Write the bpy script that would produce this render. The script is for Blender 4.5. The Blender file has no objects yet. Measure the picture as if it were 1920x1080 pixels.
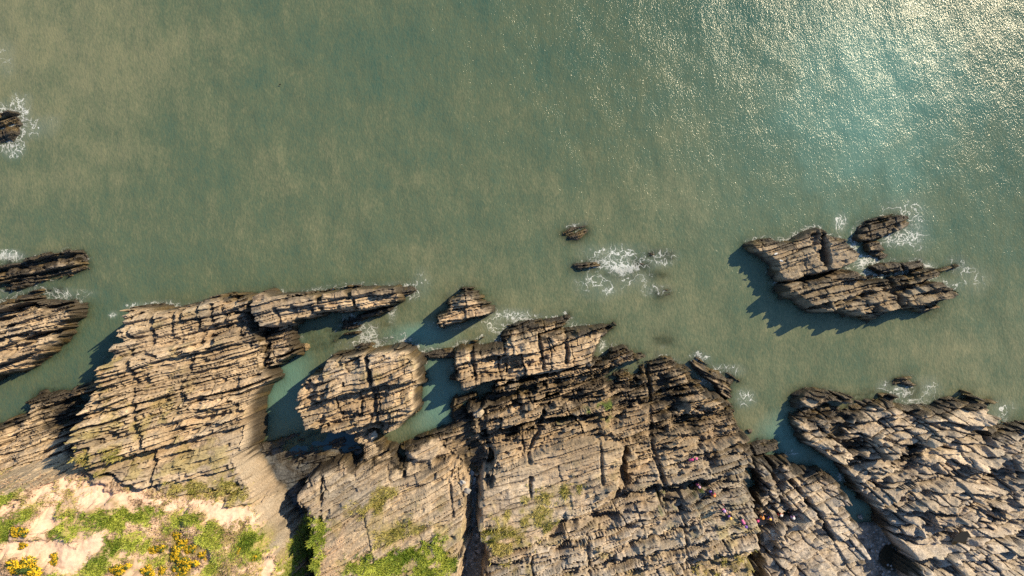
import bpy, bmesh, math, random
import numpy as np
from mathutils import Vector, Matrix

# ------------------------------------------------------------------ camera, sky, sun, exposure
scn = bpy.context.scene
COL = scn.collection
CAM_H = 64.0            # drone height above the sea (metres); 20 photo pixels per metre at sea level
cam_d = bpy.data.cameras.new('camera')
cam = bpy.data.objects.new('camera', cam_d)
COL.objects.link(cam)
cam.location = (0, 0, CAM_H)
cam_d.sensor_width = 36.0
cam_d.lens = 24.0
cam_d.clip_start = 0.5
cam_d.clip_end = 6000
scn.camera = cam

SUN_EL = math.radians(35.5)
SUN_AZ = math.radians(34.0)          # measured from +X towards +Y
to_sun = Vector((math.cos(SUN_EL) * math.cos(SUN_AZ), math.cos(SUN_EL) * math.sin(SUN_AZ), math.sin(SUN_EL)))
world = bpy.data.worlds.new('World')
scn.world = world
world.use_nodes = True
wn = world.node_tree
bg = wn.nodes['Background']
sky = wn.nodes.new('ShaderNodeTexSky')
sky.sky_type = 'NISHITA'
sky.sun_disc = False
sky.sun_elevation = SUN_EL
sky.sun_rotation = math.atan2(to_sun.x, to_sun.y)
sky.altitude = 0
sky.air_density = 1.5
sky.dust_density = 0.1
sky.ozone_density = 6.0
wn.links.new(sky.outputs[0], bg.inputs[0])
bg.inputs[1].default_value = 0.115
sun_d = bpy.data.lights.new('sun', 'SUN')
sun_d.energy = 5.0
sun_d.angle = math.radians(0.53)
sun_d.color = (1.0, 0.81, 0.53)
sun = bpy.data.objects.new('sun', sun_d)
COL.objects.link(sun)
sun.rotation_euler = to_sun.to_track_quat('Z', 'Y').to_euler()
sun.location = (60, 45, 80)
scn.view_settings.view_transform = 'Standard'
scn.view_settings.look = 'None'
scn.view_settings.exposure = 0.74
scn.view_settings.gamma = 1.0
scn.view_settings.use_curve_mapping = False
scn.cycles.use_denoising = False
scn.cycles.max_bounces = 6
scn.cycles.transparent_max_bounces = 8

# ------------------------------------------------------------------ helpers: noise, polygons, projection
RNG = np.random.default_rng(7)
_T = RNG.random((256, 256)).astype(np.float32)

def vnoise(x, y, seed=0):
    x = np.asarray(x, np.float32) + seed * 17.31
    y = np.asarray(y, np.float32) + seed * 9.77
    xi = np.floor(x).astype(np.int32); yi = np.floor(y).astype(np.int32)
    fx = x - xi; fy = y - yi
    fx = fx * fx * fx * (fx * (fx * 6 - 15) + 10); fy = fy * fy * fy * (fy * (fy * 6 - 15) + 10)
    x0 = xi & 255; x1 = (xi + 1) & 255; y0 = yi & 255; y1 = (yi + 1) & 255
    a = _T[x0, y0]; b = _T[x1, y0]; c = _T[x0, y1]; d = _T[x1, y1]
    return (a + (b - a) * fx) * (1 - fy) + (c + (d - c) * fx) * fy

def fbm(x, y, scale, octaves=4, seed=0, gain=0.5):
    """noise around 0, roughly -1..1"""
    out = 0; amp = 1.0; tot = 0; f = 1.0 / scale
    for o in range(octaves):
        out = out + amp * (vnoise(x * f, y * f, seed + o * 3) * 2 - 1)
        tot += amp; amp *= gain; f *= 2.03
    return out / tot * 1.5

def hash2(i, j, seed=0):
    i = np.asarray(i).astype(np.int64); j = np.asarray(j).astype(np.int64)
    h = (i * 73856093) ^ (j * 19349663) ^ (seed * 83492791)
    h = (h ^ (h >> 13)) * 1274126177
    h = h ^ (h >> 16)
    return ((h & 0xFFFFFF) / float(0x1000000)).astype(np.float32)

def sstep(a, b, x):
    t = np.clip((x - a) / (b - a), 0, 1)
    return t * t * (3 - 2 * t)

def w2(u, v, z=0.0):
    """photo pixel -> ground position of a point that stands z metres above the sea"""
    k = (CAM_H - z) / CAM_H / 20.0
    return ((u - 960) * k, (540 - v) * k)

def inside(px, py, poly):
    r = np.zeros(px.shape, bool)
    n = len(poly)
    for i in range(n):
        x0, y0 = poly[i]; x1, y1 = poly[(i + 1) % n]
        if y0 == y1:
            continue
        c = ((y0 > py) != (y1 > py)) & (px < (x1 - x0) * (py - y0) / (y1 - y0) + x0)
        r ^= c
    return r

def sdist(px, py, poly):
    """signed distance, positive inside"""
    d = np.full(px.shape, 1e9, np.float32)
    n = len(poly)
    for i in range(n):
        x0, y0 = poly[i]; x1, y1 = poly[(i + 1) % n]
        dx = x1 - x0; dy = y1 - y0
        L = dx * dx + dy * dy + 1e-9
        t = np.clip(((px - x0) * dx + (py - y0) * dy) / L, 0, 1)
        q = (px - x0 - t * dx) ** 2 + (py - y0 - t * dy) ** 2
        np.minimum(d, q, out=d)
    d = np.sqrt(d)
    return np.where(inside(px, py, poly), d, -d)

# ------------------------------------------------------------------ bedding: beds along the strike cut by joints
class Beds:
    def __init__(self, seed, tmin, tmax):
        r = np.random.default_rng(seed)
        th = tmin + (tmax - tmin) * r.random(1200) ** 1.7
        self.b = np.cumsum(th) - 180.0
        self.th = th
        self.seed = seed

def cells(x, y, ang, skew, beds, L, warp, wseed):
    a = math.radians(ang)
    t = x * math.cos(a) + y * math.sin(a)
    s = -x * math.sin(a) + y * math.cos(a)
    s = s + warp * fbm(x, y, 7.0, 3, wseed) + 0.10 * warp * fbm(x, y, 0.9, 2, wseed + 5)
    i = np.clip(np.searchsorted(beds.b, s.ravel()).reshape(s.shape), 1, len(beds.b) - 1)
    frac = (s - beds.b[i - 1]) / beds.th[i]
    th = beds.th[i]
    tt = t + skew * s + 0.35 * fbm(x, y, 2.2, 2, wseed + 9) + 0.05 * fbm(x, y, 0.35, 2, wseed + 11)
    Li = L * (0.55 + 1.1 * hash2(i, 0, beds.seed + 1))
    p = tt / Li + 37.0 * hash2(i, 1, beds.seed + 2)
    k = np.floor(p); f = p - k
    # uneven lengths: pull the boundary
    cut = 0.3 + 0.4 * hash2(i, k, beds.seed + 3)
    j = k * 2 + (f > cut)
    fj = np.where(f > cut, (f - cut) / (1 - cut), f / cut)
    wj = np.where(f > cut, (1 - cut), cut) * Li
    ds = np.minimum(frac, 1 - frac) * th              # distance to bed boundary
    dj = np.minimum(fj, 1 - fj) * wj                  # distance to joint
    return i, j.astype(np.int64), frac, th, fj, wj, ds, dj

BA = Beds(11, 0.9, 2.8)
BB = Beds(23, 0.22, 0.85)
BC = Beds(31, 0.13, 0.40)

def ledges(z, q, hold=.6):
    f = z / q; fl = np.floor(f); fr = f - fl
    return q * (fl + np.clip((fr - hold) / (1 - hold), 0, 1) + .12 * fr)

# ------------------------------------------------------------------ the plan of the coast (photo pixels), heights in metres
# key: (outline, (z0, uref, vref, dz per 100px right, dz per 100px down), options)
OUT = []
def rock(key, z, poly, **o):
    OUT.append((key, z, poly, o))

# left edge
rock('weedy_reef', (0.75, 60, 500, 0, 0), [(-60, 505), (0, 497), (45, 490), (95, 480), (115, 474), (140, 474), (147, 482), (132, 492), (150, 500), (140, 505), (105, 515), (60, 525), (30, 535), (0, 542), (-60, 548)], ang=12, amp=.8, steep=1.6)
rock('weedy_ridge', (0.3, 60, 555, 0, 0), [(-60, 580), (0, 565), (40, 555), (85, 545), (110, 545), (80, 558), (30, 570), (0, 578), (-60, 592)], ang=12, amp=.5, steep=1.2)
rock('edge_outcrop', (2.3, 60, 600, -0.4, 0.8), [(-120, 600), (0, 575), (30, 570), (75, 563), (110, 568), (133, 577), (135, 586), (120, 600), (100, 612), (108, 625), (95, 640), (60, 662), (25, 685), (0, 697), (-120, 740)], ang=13, amp=1.1)
rock('wave_rock', (0.7, 5, 235, 0, 0), [(-40, 205), (8, 212), (22, 218), (28, 227), (24, 245), (12, 257), (-40, 262)], ang=20, amp=.7, steep=2)
# west promontory
rock('west_promontory', (4.4, 300, 570, -1.1, 0.85), [(222, 582), (255, 576), (298, 585), (345, 574), (372, 568), (395, 558), (440, 550), (468, 553), (470, 600), (486, 612), (482, 640), (482, 690), (494, 700), (505, 712), (486, 722), (474, 738), (466, 752), (460, 790), (455, 825), (440, 858), (450, 885), (464, 905), (472, 930), (472, 955), (465, 975), (440, 968), (420, 940), (330, 945), (260, 915), (200, 895), (126, 885), (131, 860), (133, 830), (142, 800), (152, 768), (162, 740), (180, 715), (192, 690), (206, 650), (221, 640), (226, 610)], ang=14, amp=1.12, steep=8, L=3.2, rag=.35)
rock('rock_arm', (3.6, 600, 560, -0.35, 0.0), [(472, 558), (486, 550), (500, 560), (545, 558), (598, 552), (655, 546), (690, 543), (738, 541), (742, 560), (722, 568), (700, 570), (655, 578), (600, 586), (545, 596), (540, 602), (490, 608), (474, 600)], ang=8, amp=.5, steep=6, grow=.15)
rock('cove_buttress', (2.0, 520, 640, 0, 0), [(484, 610), (545, 600), (548, 665), (520, 680), (495, 686), (488, 650)], ang=10, amp=1.0, steep=5)
rock('low_ledge', (1.1, 680, 595, 0, 0), [(632, 600), (660, 588), (690, 582), (735, 573), (728, 582), (712, 592), (685, 598), (665, 618), (635, 622)], ang=10, amp=.9, steep=3)
rock('arm_tip', (0.55, 760, 546, 0, 0), [(744, 538), (768, 537), (776, 545), (765, 555), (748, 557)], ang=10, amp=.6, steep=2)
rock('west_ledges', (0.9, 80, 740, -0.3, 1.5), [(222, 640), (190, 680), (160, 722), (110, 726), (70, 735), (40, 755), (48, 775), (10, 785), (-10, 800), (-160, 830), (-160, 1000), (0, 950), (60, 935), (130, 905), (140, 830), (160, 768), (215, 680)], ang=16, amp=1.0)
# cove stack and its reefs
rock('cove_stack', (4.3, 680, 720, 0.1, -0.2), [(606, 692), (612, 678), (690, 668), (692, 665), (737, 661), (760, 664), (774, 680), (776, 704), (784, 722), (772, 729), (772, 752), (774, 770), (758, 786), (738, 802), (716, 812), (690, 808), (650, 814), (600, 812), (562, 794), (553, 772), (555, 748), (560, 728), (580, 712), (600, 706)], ang=14, amp=1.0, steep=6, rag=.7)
rock('drowned_reef', (-0.12, 620, 625, 0, 0), [(550, 640), (600, 615), (660, 622), (730, 608), (765, 640), (740, 650), (690, 652), (640, 640), (590, 655), (555, 660)], ang=14, amp=.7, steep=1)
rock('rock_sill', (0.35, 825, 662, 0, 0), [(790, 668), (812, 660), (845, 656), (858, 660), (856, 667), (820, 669)], ang=10, amp=.4, steep=2)
rock('shore_stack', (3.2, 865, 580, -.3, 0), [(820, 596), (835, 585), (838, 562), (855, 558), (868, 547), (885, 547), (895, 560), (903, 578), (912, 582), (890, 592), (865, 603), (835, 609), (824, 607)], ang=14, amp=.9, steep=5)
# gully floors
rock('gully_floor', (0.22, 600, 830, 0, 0.5), [(470, 840), (520, 830), (545, 812), (600, 806), (690, 800), (705, 850), (640, 885), (590, 895), (566, 925), (578, 975), (570, 1010), (530, 960), (535, 925), (500, 880), (478, 860)], ang=14, amp=.55, steep=1.5)
rock('inlet_shelf', (1.15, 860, 800, 0.2, 0.5), [(744, 838), (770, 830), (805, 817), (848, 795), (852, 752), (900, 736), (935, 745), (935, 800), (920, 900), (880, 910), (860, 870), (760, 855)], ang=14, amp=.6, steep=2)
rock('gully_bed', (0.8, 890, 900, 0, 0.9), [(872, 895), (915, 900), (912, 960), (920, 1000), (928, 1040), (932, 1080), (932, 1300), (835, 1300), (845, 1080), (862, 1000), (873, 930)], ang=80, amp=.12, steep=2, smooth=1.0)
# middle headland
rock('middle_headland', (1.6, 700, 820, 0.0, 2.35), [(562, 925), (575, 905), (590, 885), (620, 870), (645, 872), (652, 885), (668, 880), (680, 860), (690, 830), (668, 822), (672, 812), (700, 808), (705, 828), (735, 845), (748, 868), (756, 850), (800, 833), (822, 838), (828, 855), (815, 868), (860, 872), (872, 895), (878, 915), (870, 960), (862, 1000), (862, 1040), (845, 1080), (835, 1300), (585, 1300), (592, 1080), (582, 1000), (578, 960), (566, 940)], ang=25, amp=.8, steep=5, L=4)
# central platform
rock('weedy_fin', (0.6, 1000, 618, 0, 0), [(936, 640), (945, 620), (975, 605), (1010, 602), (1066, 596), (1050, 610), (1010, 620), (970, 636)], ang=12, amp=.7, steep=2)
rock('north_terrace', (2.5, 1000, 670, -0.3, 0.0), [(858, 660), (880, 655), (920, 650), (940, 645), (1000, 632), (1060, 623), (1130, 615), (1155, 612), (1160, 618), (1140, 628), (1128, 634), (1120, 655), (1108, 680), (1060, 692), (1000, 706), (940, 715), (905, 725), (868, 730), (866, 718), (838, 718), (840, 712), (862, 706), (858, 690)], ang=12, amp=.85, steep=4)
rock('central_platform', (1.5, 1100, 700, -0.1, 1.15), [(1108, 684), (1143, 672), (1148, 650), (1170, 645), (1185, 655), (1225, 665), (1262, 680), (1285, 695), (1305, 715), (1325, 735), (1345, 745), (1360, 760), (1378, 770), (1376, 785), (1390, 800), (1395, 815), (1405, 835), (1410, 850), (1404, 865), (1408, 880), (1405, 905), (1414, 930), (1414, 960), (1416, 1080), (1420, 1300), (905, 1300), (920, 1060), (908, 985), (905, 920), (925, 880), (905, 850), (885, 800), (885, 765), (925, 732), (1000, 709), (1060, 695)], ang=13, amp=1.2, L=3.6, steep=4, fine=2.0, lam=1.25)
rock('pale_slab', (4.6, 1040, 900, 0.0, 0.9), [(912, 895), (950, 880), (1000, 862), (1060, 838), (1110, 830), (1168, 838), (1172, 870), (1152, 910), (1130, 935), (1060, 962), (1040, 985), (1020, 1005), (980, 1028), (950, 1040), (915, 1036), (908, 985), (905, 930)], ang=15, amp=.55, steep=3, smooth=.5, L=4)
# east of the platform
rock('channel_rock', (0.6, 1435, 840, 0, 0), [(1408, 834), (1425, 828), (1455, 830), (1460, 840), (1445, 850), (1415, 853)], ang=13, amp=.5, steep=2)
rock('creek_platform', (1.9, 1500, 880, 0.0, 0.75), [(1420, 867), (1450, 863), (1482, 865), (1489, 884), (1520, 883), (1556, 890), (1577, 911), (1587, 939), (1591, 964), (1605, 999), (1619, 1034), (1631, 1080), (1660, 1300), (1424, 1300), (1421, 1080), (1419, 960), (1428, 920), (1422, 890)], ang=24, skew=.5, amp=1.2, steep=4, L=1.3, fine=.8, lam=.5)
rock('creek_bed', (0.22, 1640, 960, 0, 0.5), [(1602, 990), (1648, 985), (1690, 1010), (1725, 1080), (1790, 1300), (1650, 1300), (1622, 1080), (1600, 1000)], ang=100, amp=.15, steep=1, smooth=1.0)
rock('east_platform', (1.7, 1600, 770, 0.0, 0.72), [(1493, 753), (1521, 740), (1538, 738), (1563, 745), (1591, 751), (1640, 742), (1661, 740), (1690, 749), (1686, 762), (1718, 769), (1767, 767), (1770, 755), (1809, 749), (1841, 747), (1851, 754), (1880, 756), (1851, 765), (1837, 774), (1865, 784), (1865, 795), (1848, 805), (1872, 809), (1920, 805), (2080, 798), (2080, 1300), (1790, 1300), (1728, 1080), (1714, 1040), (1684, 1000), (1664, 965), (1644, 938), (1612, 905), (1592, 882), (1566, 862), (1542, 842), (1518, 836), (1503, 818), (1498, 790)], ang=10, skew=1.1, amp=1.5, steep=4, L=1.6, wide=.8, fine=.62, lam=.4)
# island
rock('island_west', (2.0, 1540, 470, 0.3, 0.3), [(1407, 458), (1430, 452), (1456, 449), (1464, 455), (1495, 452), (1508, 442), (1529, 432), (1547, 428), (1558, 439), (1584, 448), (1594, 463), (1610, 476), (1605, 487), (1584, 500), (1553, 508), (1516, 515), (1490, 525), (1472, 522), (1461, 510), (1464, 495), (1438, 476), (1420, 466)], ang=14, amp=.55, steep=3.5, rag=.5)
rock('island_south', (2.1, 1640, 550, -0.25, 1.2), [(1475, 536), (1495, 530), (1542, 523), (1581, 510), (1602, 510), (1615, 521), (1620, 528), (1659, 521), (1693, 515), (1725, 510), (1761, 505), (1787, 498), (1813, 492), (1803, 500), (1782, 510), (1758, 518), (1748, 526), (1761, 531), (1777, 539), (1803, 544), (1800, 557), (1782, 570), (1766, 584), (1750, 586), (1730, 580), (1693, 582), (1659, 596), (1633, 590), (1594, 583), (1555, 581), (1529, 572), (1516, 562), (1485, 554)], ang=12, amp=.9, steep=4, rag=.6)
rock('island_skerry', (0.6, 1660, 425, 0, 0), [(1607, 448), (1613, 429), (1636, 414), (1659, 409), (1693, 405), (1706, 411), (1696, 424), (1659, 437), (1633, 450)], ang=16, amp=.6, steep=2.5)
rock('wash_rock', (0.5, 1645, 470, 0, 0), [(1626, 458), (1646, 455), (1667, 476), (1657, 484), (1633, 479)], ang=16, amp=.5, steep=2)
rock('foam_rock', (0.55, 1660, 505, 0, 0), [(1636, 500), (1683, 495), (1688, 508), (1654, 512)], ang=12, amp=.5, steep=2)
rock('foam_knob', (0.5, 1710, 497, 0, 0), [(1693, 495), (1730, 491), (1733, 501), (1699, 505)], ang=12, amp=.5, steep=2)
# small reefs
rock('lone_reef', (0.5, 1080, 435, 0, 0), [(1060, 437), (1075, 428), (1096, 425), (1099, 432), (1082, 444), (1066, 444)], ang=18, amp=.5, steep=1.2)
rock('breaker_reef_a', (0.1, 1100, 500, 0, 0), [(1078, 499), (1100, 495), (1122, 497), (1118, 506), (1090, 507)], ang=5, amp=.5, steep=1)
rock('breaker_reef_b', (0.1, 1160, 512, 0, 0), [(1138, 512), (1160, 508), (1192, 510), (1190, 518), (1150, 520)], ang=5, amp=.5, steep=1)
rock('breaker_reef_c', (0.1, 1205, 494, 0, 0), [(1194, 488), (1205, 489), (1222, 499), (1212, 503), (1196, 496)], ang=-20, amp=.4, steep=1)
rock('breaker_reef_d', (0.3, 1240, 478, 0, 0), [(1220, 477), (1240, 471), (1262, 477), (1262, 484), (1240, 486), (1224, 483)], ang=8, amp=.5, steep=1.3)
rock('breaker_reef_e', (0.05, 1228, 512, 0, 0), [(1214, 510), (1240, 510), (1246, 516), (1220, 518)], ang=8, amp=.4, steep=1)
rock('breaker_reef_f', (0.12, 1242, 549, 0, 0), [(1228, 545), (1250, 545), (1256, 551), (1240, 555)], ang=8, amp=.4, steep=1)
rock('sunken_rock', (-0.12, 1243, 638, 0, 0), [(1232, 636), (1246, 633), (1257, 638), (1246, 643), (1236, 642)], ang=8, amp=.2, steep=.8)
rock('drying_reef', (0.7, 1345, 710, 0, 0), [(1301, 677), (1312, 671), (1325, 685), (1342, 697), (1362, 697), (1375, 700), (1386, 715), (1375, 722), (1365, 730), (1367, 740), (1360, 746), (1352, 735), (1337, 717), (1320, 705), (1305, 690)], ang=-30, amp=.6, steep=2.2)
rock('hook_reef', (0.45, 1710, 720, .5, .5), [(1668, 718), (1690, 709), (1708, 705), (1717, 717), (1730, 727), (1725, 742), (1707, 742), (1702, 724), (1690, 716), (1674, 722)], ang=5, amp=.6, steep=1.5)
# grassy cliff top
rock('headland', (8.2, 250, 960, -0.75, 0.9), [(-160, 975), (0, 925), (60, 914), (125, 896), (200, 897), (260, 910), (330, 935), (400, 935), (450, 945), (472, 962), (482, 985), (497, 1025), (514, 1060), (528, 1100), (545, 1300), (-160, 1300)], ang=14, amp=.05, steep=4.5, smooth=1.0)

KEYS = [o[0] for o in OUT]
SOFT = {'headland', 'gully_bed', 'creek_bed'}

# ------------------------------------------------------------------ height field
STEP = 0.07
fx = np.arange(-57.0, 57.0 + 1e-6, STEP)
fy = np.arange(-34.0, 17.5, STEP)
ring = np.array([2, 5, 10, 20, 40, 80, 200, 500, 1500.])
gx = np.concatenate([fx[0] - ring[::-1], fx, fx[-1] + ring])
gy = np.concatenate([fy[0] - ring[::-1], fy])
NX, NY = len(gx), len(gy)
X, Y = np.meshgrid(gx.astype(np.float32), gy.astype(np.float32))     # (NY, NX)
Z = (-3.0 + 0.3 * fbm(X, Y, 6, 2, 91)).astype(np.float32)
OWN = np.full(X.shape, -1, np.int16)
CB = np.zeros(X.shape, np.int64)                                      # slab id
CRACK = np.zeros(X.shape, np.float32)
TONE = np.zeros(X.shape, np.float32)
EDGEW = 0.30 * fbm(X, Y, 1.6, 3, 40) + 0.08 * fbm(X, Y, 0.4, 2, 44)
ROUGH = fbm(X, Y, 0.55, 3, 50)
SMALL = fbm(X, Y, 0.22, 2, 57)
BIG = fbm(X, Y, 5.0, 3, 60)

# smooth places (photo px ellipses: u, v, ru, rv, strength)
SMOOTH = [(295, 625, 78, 40, .5), (340, 890, 130, 28, .8), (440, 850, 60, 50, .75), (500, 930, 40, 50, .9), (330, 670, 40, 26, .5), (650, 930, 80, 50, .5), (760, 950, 110, 55, .5),
          (790, 855, 36, 20, .9), (1000, 890, 90, 45, .5), (655, 690, 42, 24, .6), (725, 668, 36, 14, .6), (60, 880, 70, 30, .25),
          (720, 1010, 130, 40, .55), (640, 1040, 60, 50, .6), (1540, 1050, 50, 30, .5), (1240, 720, 30, 20, .3), (1570, 470, 50, 25, .35)]
SM = np.zeros(X.shape, np.float32)
for (u, v, ru, rv, st) in SMOOTH:
    zz = 4 if v > 840 else 2.5
    cx, cy = w2(u, v, zz)
    d = ((X - cx) / (ru / 20)) ** 2 + ((Y - cy) / (rv / 20)) ** 2
    SM = np.maximum(SM, st * np.clip(1.6 - d * 1.1, 0, 1))
SM = np.clip(SM, 0, 1)

# open fractures (photo px polylines, height, half width m) and worn hollows (u, v, ru, rv, height, depth)
FRACT = [([(247, 600), (250, 660), (262, 735), (272, 790), (306, 850), (312, 905)], 5, .16), ([(469, 553), (470, 600), (486, 640), (488, 690)], 3.5, .22), ([(206, 690), (212, 740), (225, 790)], 4.5, .14),
         ([(298, 585), (300, 640)], 3.6, .12), ([(345, 578), (347, 615)], 3.6, .12), ([(372, 640), (340, 720), (345, 800)], 4.5, .10), ([(598, 552), (606, 590)], 3, .2), ([(653, 546), (660, 580)], 3, .22),
         ([(690, 656), (698, 700), (704, 750), (715, 800)], 3.2, .15), ([(640, 672), (650, 720)], 3.2, .1), ([(1222, 690), (1226, 750), (1223, 830), (1240, 900)], 2.6, .15), ([(1175, 838), (1172, 900), (1150, 935)], 3.6, .3),
         ([(1128, 835), (1130, 910)], 4.6, .1), ([(995, 870), (996, 930)], 4.6, .12), ([(1415, 880), (1420, 960), (1419, 1080)], 2.5, .35),
         ([(1280, 960), (1284, 1080)], 4.5, .1), ([(1100, 1000), (1104, 1080)], 4.5, .1), ([(600, 890), (606, 970)], 4, .14), ([(745, 860), (752, 890)], 2.6, .3), ([(842, 900), (850, 960)], 4, .1),
         ([(1490, 905), (1530, 960), (1560, 1010)], 2.4, .2), ([(1450, 870), (1480, 960), (1470, 1010)], 2.4, .18), ([(1553, 440), (1556, 505)], 2.4, .2), ([(1680, 520), (1695, 580)], 2.2, .25),
         ([(900, 740), (905, 800), (925, 850), (918, 890)], 1.6, .3), ([(1030, 740), (1010, 800), (990, 850)], 2.2, .18)]
PITS = [(378, 645, 16, 12, 4.4, .9), (390, 790, 60, 9, 6, .7), (330, 770, 70, 8, 5.8, .5), (1575, 800, 30, 22, 2.0, 1.1), (1600, 850, 50, 16, 2.3, .9), (1710, 830, 26, 14, 2.2, .9), (1560, 850, 14, 10, 2, .8),
        (1325, 770, 20, 9, 2.4, .8), (1262, 765, 10, 22, 2.4, .4), (1330, 870, 16, 10, 3.4, .8), (1140, 975, 26, 14, 4.4, 1.0), (1265, 935, 16, 26, 3.8, .9), (1310, 915, 30, 8, 3.4, .8), (1245, 720, 12, 14, 2.0, .7),
        (960, 738, 70, 9, 1.6, .9), (880, 850, 40, 40, 1.4, .5), (1160, 790, 14, 10, 2.4, .5), (1370, 820, 60, 8, 2.8, .7), (1180, 760, 30, 8, 2.3, .6), (1100, 745, 50, 7, 2, .6),
        (1040, 790, 50, 7, 2.3, .6), (1100, 1060, 90, 9, 5.2, .7), (1240, 1000, 60, 8, 4.6, .6), (1440, 1000, 22, 50, 2.8, .9), (1470, 960, 20, 18, 2.4, .8), (1775, 900, 60, 9, 3, .8), (1850, 940, 50, 10, 3, .8), (1790, 1010, 22, 14, 3.4, .9),
        (1720, 930, 34, 12, 3, .8), (1890, 890, 30, 12, 2.8, .7), (1690, 880, 46, 9, 2.6, .8), (1820, 1040, 30, 10, 3.6, .7), (1740, 1055, 20, 12, 3.6, .8), (1660, 905, 30, 10, 2.8, .8),
        (640, 780, 40, 10, 3, .7), (700, 745, 40, 6, 3.2, .6), (590, 730, 12, 20, 3, .6), (950, 690, 60, 8, 2.5, .8), (930, 670, 20, 6, 2.5, .7), (60, 630, 40, 8, 2.3, 1.0), (1545, 470, 10, 26, 2.4, .6), (1700, 545, 26, 8, 2.2, .9), (1600, 560, 60, 6, 2.2, .7)]
FRACT += [([(u, 574 + (u % 7)), (u + 3, 574 + h), (u + 6 - (u % 5), 574 + h * 1.6)], 4.6, w) for u, h, w in ((236, 40, .11), (262, 28, .10), (281, 44, .13), (318, 36, .12), (333, 50, .11), (361, 30, .13), (385, 44, .12), (408, 26, .12), (432, 40, .12), (452, 30, .11), (510, 26, .12), (540, 24, .13), (572, 22, .12), (625, 22, .12), (705, 14, .12))]
FRACT += [([(230, 640), (290, 628), (345, 640), (372, 628)], 4.6, .10), ([(232, 668), (262, 660), (300, 668)], 4.8, .10), ([(885, 656), (890, 712)], 2.6, .12), ([(945, 645), (950, 700)], 2.6, .12), ([(1010, 634), (1020, 690)], 2.6, .12), ([(1065, 624), (1062, 680)], 2.4, .12)]
n_gap = fbm(X, Y, 1.5, 2, 73)
CUT = np.zeros(X.shape, np.float32); PIT = np.zeros(X.shape, np.float32)
for pl, zz, hw in FRACT:
    pw = [w2(u, v, zz) for u, v in pl]
    pa = np.array(pw)
    jx = np.where((gx > pa[:, 0].min() - 2) & (gx < pa[:, 0].max() + 2))[0]; jy = np.where((gy > pa[:, 1].min() - 2) & (gy < pa[:, 1].max() + 2))[0]
    sl = (slice(jy[0], jy[-1] + 1), slice(jx[0], jx[-1] + 1))
    d = np.full(X[sl].shape, 1e9, np.float32)
    for (x0, y0), (x1, y1) in zip(pw[:-1], pw[1:]):
        dx, dy = x1 - x0, y1 - y0
        t = np.clip(((X[sl] - x0) * dx + (Y[sl] - y0) * dy) / (dx * dx + dy * dy), 0, 1)
        d = np.minimum(d, np.hypot(X[sl] - x0 - t * dx + .25 * EDGEW[sl], Y[sl] - y0 - t * dy))
    w = hw * (1 + .8 * ROUGH[sl])
    CUT[sl] = np.maximum(CUT[sl], min(1, hw / .2) ** 1.5 * sstep(-.9, -.2, ROUGH[sl] + n_gap[sl]) * (1 - sstep(w * .6, w * 1.2 + .05, d)))
_a = math.radians(13)
for (u, v, ru, rv, zz, dp) in PITS:
    cx, cy = w2(u, v, zz)
    dx = X - cx; dy = Y - cy
    t = dx * math.cos(_a) + dy * math.sin(_a); n_ = -dx * math.sin(_a) + dy * math.cos(_a)
    d = np.sqrt((t / (ru / 20)) ** 2 + (n_ / (rv / 20)) ** 2) + .5 * ROUGH + .35 * EDGEW
    PIT = np.maximum(PIT, dp * (1 - sstep(.75, 1.05, d)))

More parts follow.
